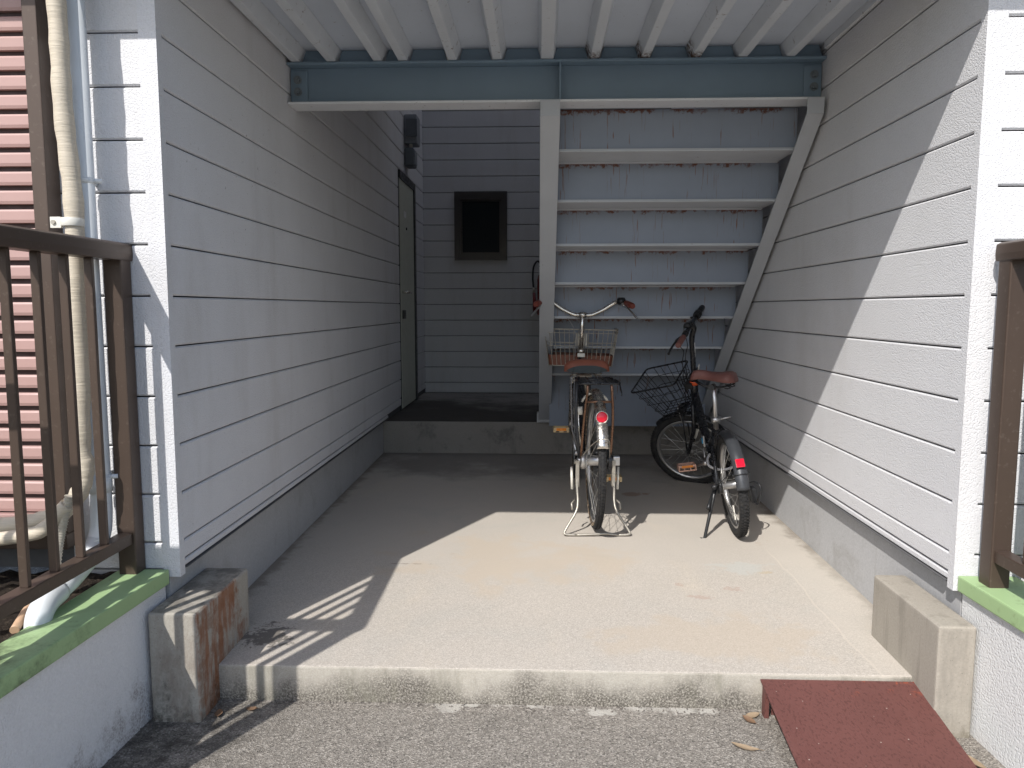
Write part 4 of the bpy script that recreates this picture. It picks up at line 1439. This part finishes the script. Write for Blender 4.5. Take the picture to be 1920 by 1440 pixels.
fk = MB()
cr2 = sp2(.325)
fk.tube([cr2 + Vector((-.045, 0, 0)), cr2 + Vector((.045, 0, 0))], .016, 10)
for s in (-1, 1):
    fk.tube([cr2 + Vector((s * .046, 0, 0)), sp2(.15) + Vector((s * .046, .004, 0)), FX2 + Vector((s * .046, 0, .0))], [.015, .0125, .010], 12)
K2.part(fk, 'fork', MT['blackpaint'], S=S2)
br = MB()
for s in (-1, 1):
    br.tube([FX2 + Vector((s * .028, -.04, Rw2 - .055)), FX2 + Vector((s * .034, -.05, Rw2 + .045)), FX2 + Vector((s * .012, -.05, Rw2 + .06))], .004, 6)
K2.part(br, 'front_brake', MT['alu'], S=S2)
# tall stem, bent forward to the bar
stp = smooth_path([sp2(.455), sp2(.62), sp2(.72), sp2(.775) + Vector((0, -.015, 0)), sp2(.803)], 5)
K2.part(MB().tube(stp, .0155, 12).cyl(sp2(.475), sd2, .026, .035, 18).box(-.03, .03, sp2(.5).y - .03, sp2(.5).y - .018, sp2(.5).z - .03, sp2(.5).z + .02), 'stem', MT['blackpaint'], S=S2)
K2.part(MB().tube([sp2(.60) + Vector((.0, -.0135, 0)), sp2(.69) + Vector((0, -.0135, 0))], .0035, 8), 'stem_label', MT['label'], S=S2)
K2.part(MB().tube([sp2(.49) + Vector((-.02, -.03, .0)), sp2(.56) + Vector((-.03, -.045, 0))], .004, 8), 'quick_release', MT['alu'], S=S2)
C2 = sp2(.803)
K2.part(MB().tube([C2 + Vector((-.27, .0, 0)), C2 + Vector((.27, .0, 0))], .0115, 12).cyl(C2, (1, 0, 0), .019, .05, 14), 'handlebar', MT['blackpaint'], S=S2)
for s in (-1, 1):
    gm = MT['leather2'] if s < 0 else MT['black']
    g = K2.part(MB().tube([C2 + Vector((s * .172, 0, 0)), C2 + Vector((s * .19, 0, 0)), C2 + Vector((s * .28, 0, 0)), C2 + Vector((s * .290, 0, 0))], [.0145, .0165, .0165, .014], 14), 'grip', gm, S=S2)
    lv = C2 + Vector((s * .135, .012, -.004))
    K2.part(MB().tube(smooth_path([lv, lv + Vector((s * .03, .035, -.008)), lv + Vector((s * .09, .055, -.020)), lv + Vector((s * .15, .058, -.028))], 5), [.008] * 5 + [.006] * 10 + [.007], 8).cyl(C2 + Vector((s * .13, 0, 0)), (1, 0, 0), .017, .028, 14), 'brake_lever', MT['black'], S=S2)
K2.part(MB().cyl(C2 + Vector((.155, 0, 0)), (1, 0, 0), .023, .04, 18), 'gear_shifter', MT['black'], S=S2)
K2.part(MB().lathe([(1e-4, .024), (.014, .021), (.022, .010), (.024, 0), (1e-4, 0)], C2 + Vector((-.06, -.0, .014)), (0, -.2, 1), 18), 'bell', MT['black'], S=S2)
cb = MB()
for s in (-1, 1):
    p = C2 + Vector((s * .12, .015, -.005))
    cb.tube(smooth_path([p, p + Vector((-s * .02, .07, -.03)), C2 + Vector((s * .045, .085, -.12)), sp2(.60) + Vector((s * .035, .055, 0)), sp2(.45) + Vector((s * .03, .05, 0)), sp2(.33) + Vector((s * .03, .05, 0))], 6), .0024, 6)
K2.part(cb, 'cables', MT['cable'], S=S2)
# basket on the steering, deep and tapered
bz = sp2(.470)
yb2 = bz.y + .055
zt = bz.z + .055
wire_basket(K2, [(-.165, yb2, zt), (.165, yb2, zt), (.165, yb2 + .27, zt + .02), (-.165, yb2 + .27, zt + .02)],
            [(-.115, yb2 + .01, zt - .205), (.115, yb2 + .01, zt - .205), (.115, yb2 + .18, zt - .205), (-.115, yb2 + .18, zt - .205)],
            S2, MT['blackpaint'], 8, 6, .0055, .0020, (.25, .5, .75), (6, 5))
K2.part(MB().box(-.05, .05, yb2 + .05, yb2 + .11, zt - .222, zt - .208).tube([(-.04, yb2 + .08, zt - .215), FX2 + Vector((-.046, 0, .02))], .004, 6).tube([(.04, yb2 + .08, zt - .215), FX2 + Vector((.046, 0, .02))], .004, 6).box(-.035, .035, bz.y + .015, yb2 + .004, zt - .10, zt - .07), 'basket_bracket', MT['black'], S=S2)
# saddle twisted to the left on its post
K2.part(MB().tube([SC2 + Vector((0, .006, -.05)), ST2], .0125, 14), 'seat_post', MT['alu'])
K2.part(MB().cyl(SC2, Vector((0, -.25, 1)), .023, .03, 16).tube([SC2 + Vector((.02, -.01, 0)), SC2 + Vector((.075, -.02, .008))], .005, 8), 'seat_clamp', MT['alu'])
Ms2 = Matrix.Translation(ST2 + Vector((.0, 0, .042))) @ Matrix.Rotation(lean, 4, 'Y') @ Matrix.Rotation(R(66), 4, 'Z') @ Matrix.Rotation(R(3), 4, 'X')
K2.part(saddle_mb(.228, .180, .050), 'saddle', MT['leather2'], S=Ms2)
us = MB()
for s in (-1, 1):
    us.tube([Vector((s * .045, -.10, -.012)), Vector((s * .028, -.04, -.034)), Vector((s * .022, .04, -.034)), Vector((s * .01, .105, -.006))], .0036, 6)
    springs(us, s * .052, -.085, -.032, -.002, .014, 3)
us.cyl(Vector((0, 0, -.034)), (1, 0, 0), .014, .06, 12)
K2.part(us, 'saddle_rails', MT['black'], S=Ms2)
# reflector, stays, kickstand, cable lock
ra = R(146)
q = Matrix.Translation(AX2) @ Matrix.Rotation(ra - R(90), 4, 'X') @ Matrix.Translation((0, 0, Rw2 + .026))
rf2 = K2.part(MB().box(-.021, .021, -.022, .022, -.009, .004), 'rear_reflector', MT['black'], S=q, bevel=.004)
K2.part(MB().box(-.019, .019, -.020, .020, .002, .009), 'lens', MT['redlens'], rf2, S=q, bevel=.005, seg=3)
K2.part(MB().tube(smooth_path([AX2 + Vector((-.075, 0, 0)), AX2 + Vector((-.045, -.17, .09)), AX2 + Vector((-.03, -.235, .105)), AX2 + Vector((.03, -.235, .105)), AX2 + Vector((.045, -.17, .09)), AX2 + Vector((.075, 0, 0))], 5), .0026, 6), 'fender_stay', MT['black'])
for aa in (152, 158):
    a = R(aa)
    pass
K2.part(MB().tube([Vector((-.070, .05, .235)), Vector((-.085, .03, .20)), Vector((-.165, -.055, .018)), Vector((-.185, -.06, .018))], [.011, .009, .0075, .008], 10).tube([Vector((-.075, .06, .22)), Vector((-.12, -.01, .165)), Vector((-.13, -.03, .15))], .008, 8), 'kickstand', MT['black'])
K2.part(MB().cyl(AX2 + Vector((-.082, 0, 0)), (1, 0, 0), .010, .03, 12).cyl(AX2 + Vector((-.06, 0, 0)), (1, 0, 0), .036, .016, 24), 'drum_brake', MT['black'])
K2.part(MB().tube(smooth_path([AX2 + Vector((.07, 0, 0)), AX2 + Vector((.10, -.03, .01)), AX2 + Vector((.115, -.06, -.01)), AX2 + Vector((.10, -.05, -.09)), AX2 + Vector((.085, -.02, -.08))], 5), .004, 6).box(.078, .10, -.03, .02, AX2.z - .09, AX2.z - .02), 'derailleur', MT['black'])
K2.part(MB().tube(smooth_path([Vector((-.055, .21, .36)), Vector((-.075, .17, .34)), Vector((-.072, .13, .315)), Vector((-.02, .10, .30)), Vector((.04, .11, .31)), Vector((.055, .16, .34))], 6), .0065, 8), 'wire_lock', MT['silver_paint'])
for s in (-1, 1):
    d = Vector((0, .15, -.045)) * (1 if s < 0 else -1)
    p0 = BB2 + Vector((s * .05, 0, 0))
    p1 = BB2 + Vector((s * .068, 0, 0)) + d
    K2.part(MB().tube([p0, p1], .0085, 10).cyl(p0, (1, 0, 0), .015, .02, 14), 'crank', MT['alu'])
    pc = p1 + Vector((s * .062, 0, 0))
    if s > 0:
        p2 = p1 + Vector((.022, 0, 0))
        pd = MB().box(p2.x - .012, p2.x + .012, p2.y, p2.y + .09, p2.z - .03, p2.z + .03)
        K2.part(pd, 'folded_pedal', MT['pedal2'], bevel=.004)
        continue
    pd = MB()
    for u in (-.036, .030):
        pd.box(pc.x - .048, pc.x + .048, pc.y + u, pc.y + u + .006, pc.z + .006, pc.z + .017)
        pd.box(pc.x - .048, pc.x + .048, pc.y + u, pc.y + u + .006, pc.z - .017, pc.z - .010)
        for xx in (-.048, -.02, .014, .042):
            pd.box(pc.x + xx, pc.x + xx + .006, pc.y + u + .0003, pc.y + u + .0057, pc.z - .010, pc.z + .006)
    pd.box(pc.x - .048, pc.x - .042, pc.y - .030, pc.y + .030, pc.z - .017, pc.z + .017)
    pd.box(pc.x + .042, pc.x + .048, pc.y - .030, pc.y + .030, pc.z - .017, pc.z + .017)
    pd.cyl(pc, (1, 0, 0), .010, .09, 10)
    pe = K2.part(pd, 'pedal', MT['pedal2'])
    K2.part(MB().box(pc.x - .030, pc.x + .030, pc.y - .0375, pc.y - .0355, pc.z + .003, pc.z + .015), 'reflector', MT['amber'], pe)
K2.part(MB().cyl(BB2 + Vector((.052, 0, 0)), (1, 0, 0), .085, .006, 40), 'chain_ring', MT['black'])
for i, wh in enumerate([o for o in b2.children if o.name.startswith('wheel')]):
    S_ = S2 if i else None
    cN = FX2 if i else AX2
    aa = R(128) if i else R(250)
    K2.part(MB().box(-.010, .010, -.013, .013, .095, .165), 'spoke_reflector', MT['ivory'], wh, S=(S_ or Matrix.Identity(4)) @ Matrix.Translation(cN) @ Matrix.Rotation(aa - R(90), 4, 'X') @ Matrix.Translation((-.014, 0, 0)) @ Matrix.Scale(.25, 4, (1, 0, 0)), bevel=.004)

# ------------------------------------------------------------------ litter
def leaf(L, Wd, curl, mat, rnd):
    mb = MB()
    n = 8
    vs, fs = [], []
    for i in range(n + 1):
        t = i / n
        w = Wd / 2 * math.sin(math.pi * min(1, t * .96 + .02)) ** .8
        y = -L / 2 + L * t
        z = curl * (2 * t - 1) ** 2 * L
        for u in (-1, -.5, 0, .5, 1):
            vs.append((u * w, y, z + abs(u) ** 1.5 * w * .35 + rnd.uniform(-.0006, .0006)))
    for i in range(n):
        for k in range(4):
            fs.append((i * 5 + k, i * 5 + k + 1, i * 5 + k + 6, i * 5 + k + 5))
    mb.add(vs, fs, True)
    mb.tube([(0, -L / 2 - L * .18, curl * L * 1.1), (0, -L / 2 + .002, curl * L)], .0006, 5)
    return mb
rl = random.Random(5)
for (x, y, z, L, Wd, ang, mat, lab) in (
        (-.865, 2.135, .003, .045, .02, 70, 'leaf', 'curled reddish brown leaf on the asphalt against the front step'),
        (-.955, 2.105, .003, .05, .024, 20, 'leaf', 'brown leaf on the asphalt at the foot of the left concrete block'),
        (.640, 2.150, .004, .05, .022, 110, 'leaf2', 'pale curled leaf against the step left of the ramp leg'),
        (.625, 2.125, .004, .045, .022, 40, 'leaf', 'reddish leaf on the asphalt in front of the ramp leg'),
        (.715, 2.138, .004, .05, .02, 160, 'leaf2', 'upright beige leaf between the two ramp legs'),
        (.575, 1.985, .003, .075, .020, 75, 'leaf2', 'long narrow tan leaf lying on the asphalt left of the ramp'),
        (1.16, 1.935, .006, .085, .04, 30, 'leaf2', 'broad tan leaf wedged between the ramp and the right wall')):
    mb = leaf(L, Wd, .10, None, rl)
    o = _build(mb, 'dead_leaf', MT[mat])
    o.location = (x, y, z)
    o.rotation_euler = (R(rl.uniform(-12, 12)), R(rl.uniform(-15, 15)), R(ang))
    tag(o, lab, 'leaf', 'dead leaves at the foot of the step')
# grit gathered along the foot of the step and the left wall
gr = MB()
rg = random.Random(9)
def pebble(x, y, z, s):
    M = Matrix.Translation((x, y, z)) @ Matrix.Rotation(rg.uniform(0, 6), 4, 'Z') @ Matrix.Rotation(rg.uniform(0, 6), 4, 'X') @ Matrix.Diagonal((s * rg.uniform(.7, 1.4), s * rg.uniform(.7, 1.3), s * rg.uniform(.5, .9), 1))
    gr.add([(1, 0, 0), (-1, 0, 0), (0, 1, 0), (0, -1, 0), (0, 0, 1), (0, 0, -1)], [(0, 2, 4), (2, 1, 4), (1, 3, 4), (3, 0, 4), (2, 0, 5), (1, 2, 5), (3, 1, 5), (0, 3, 5)], False, M)
for i in range(900):
    t = rg.random()
    if rg.random() < .55:
        y = rg.uniform(1.4, 2.07)
        x = xl(y) + abs(rg.gauss(0, .045)) + .002
    elif rg.random() < .6:
        x = rg.uniform(-1.0, .68)
        y = FY - abs(rg.gauss(0, .02)) - .002
    else:
        x = rg.uniform(.66, .74); y = rg.uniform(1.75, 2.17)
    pebble(x, y, .002, rg.uniform(.0012, .0042))
tag(gr.build('grit', MT['grit']), kind='stuff')
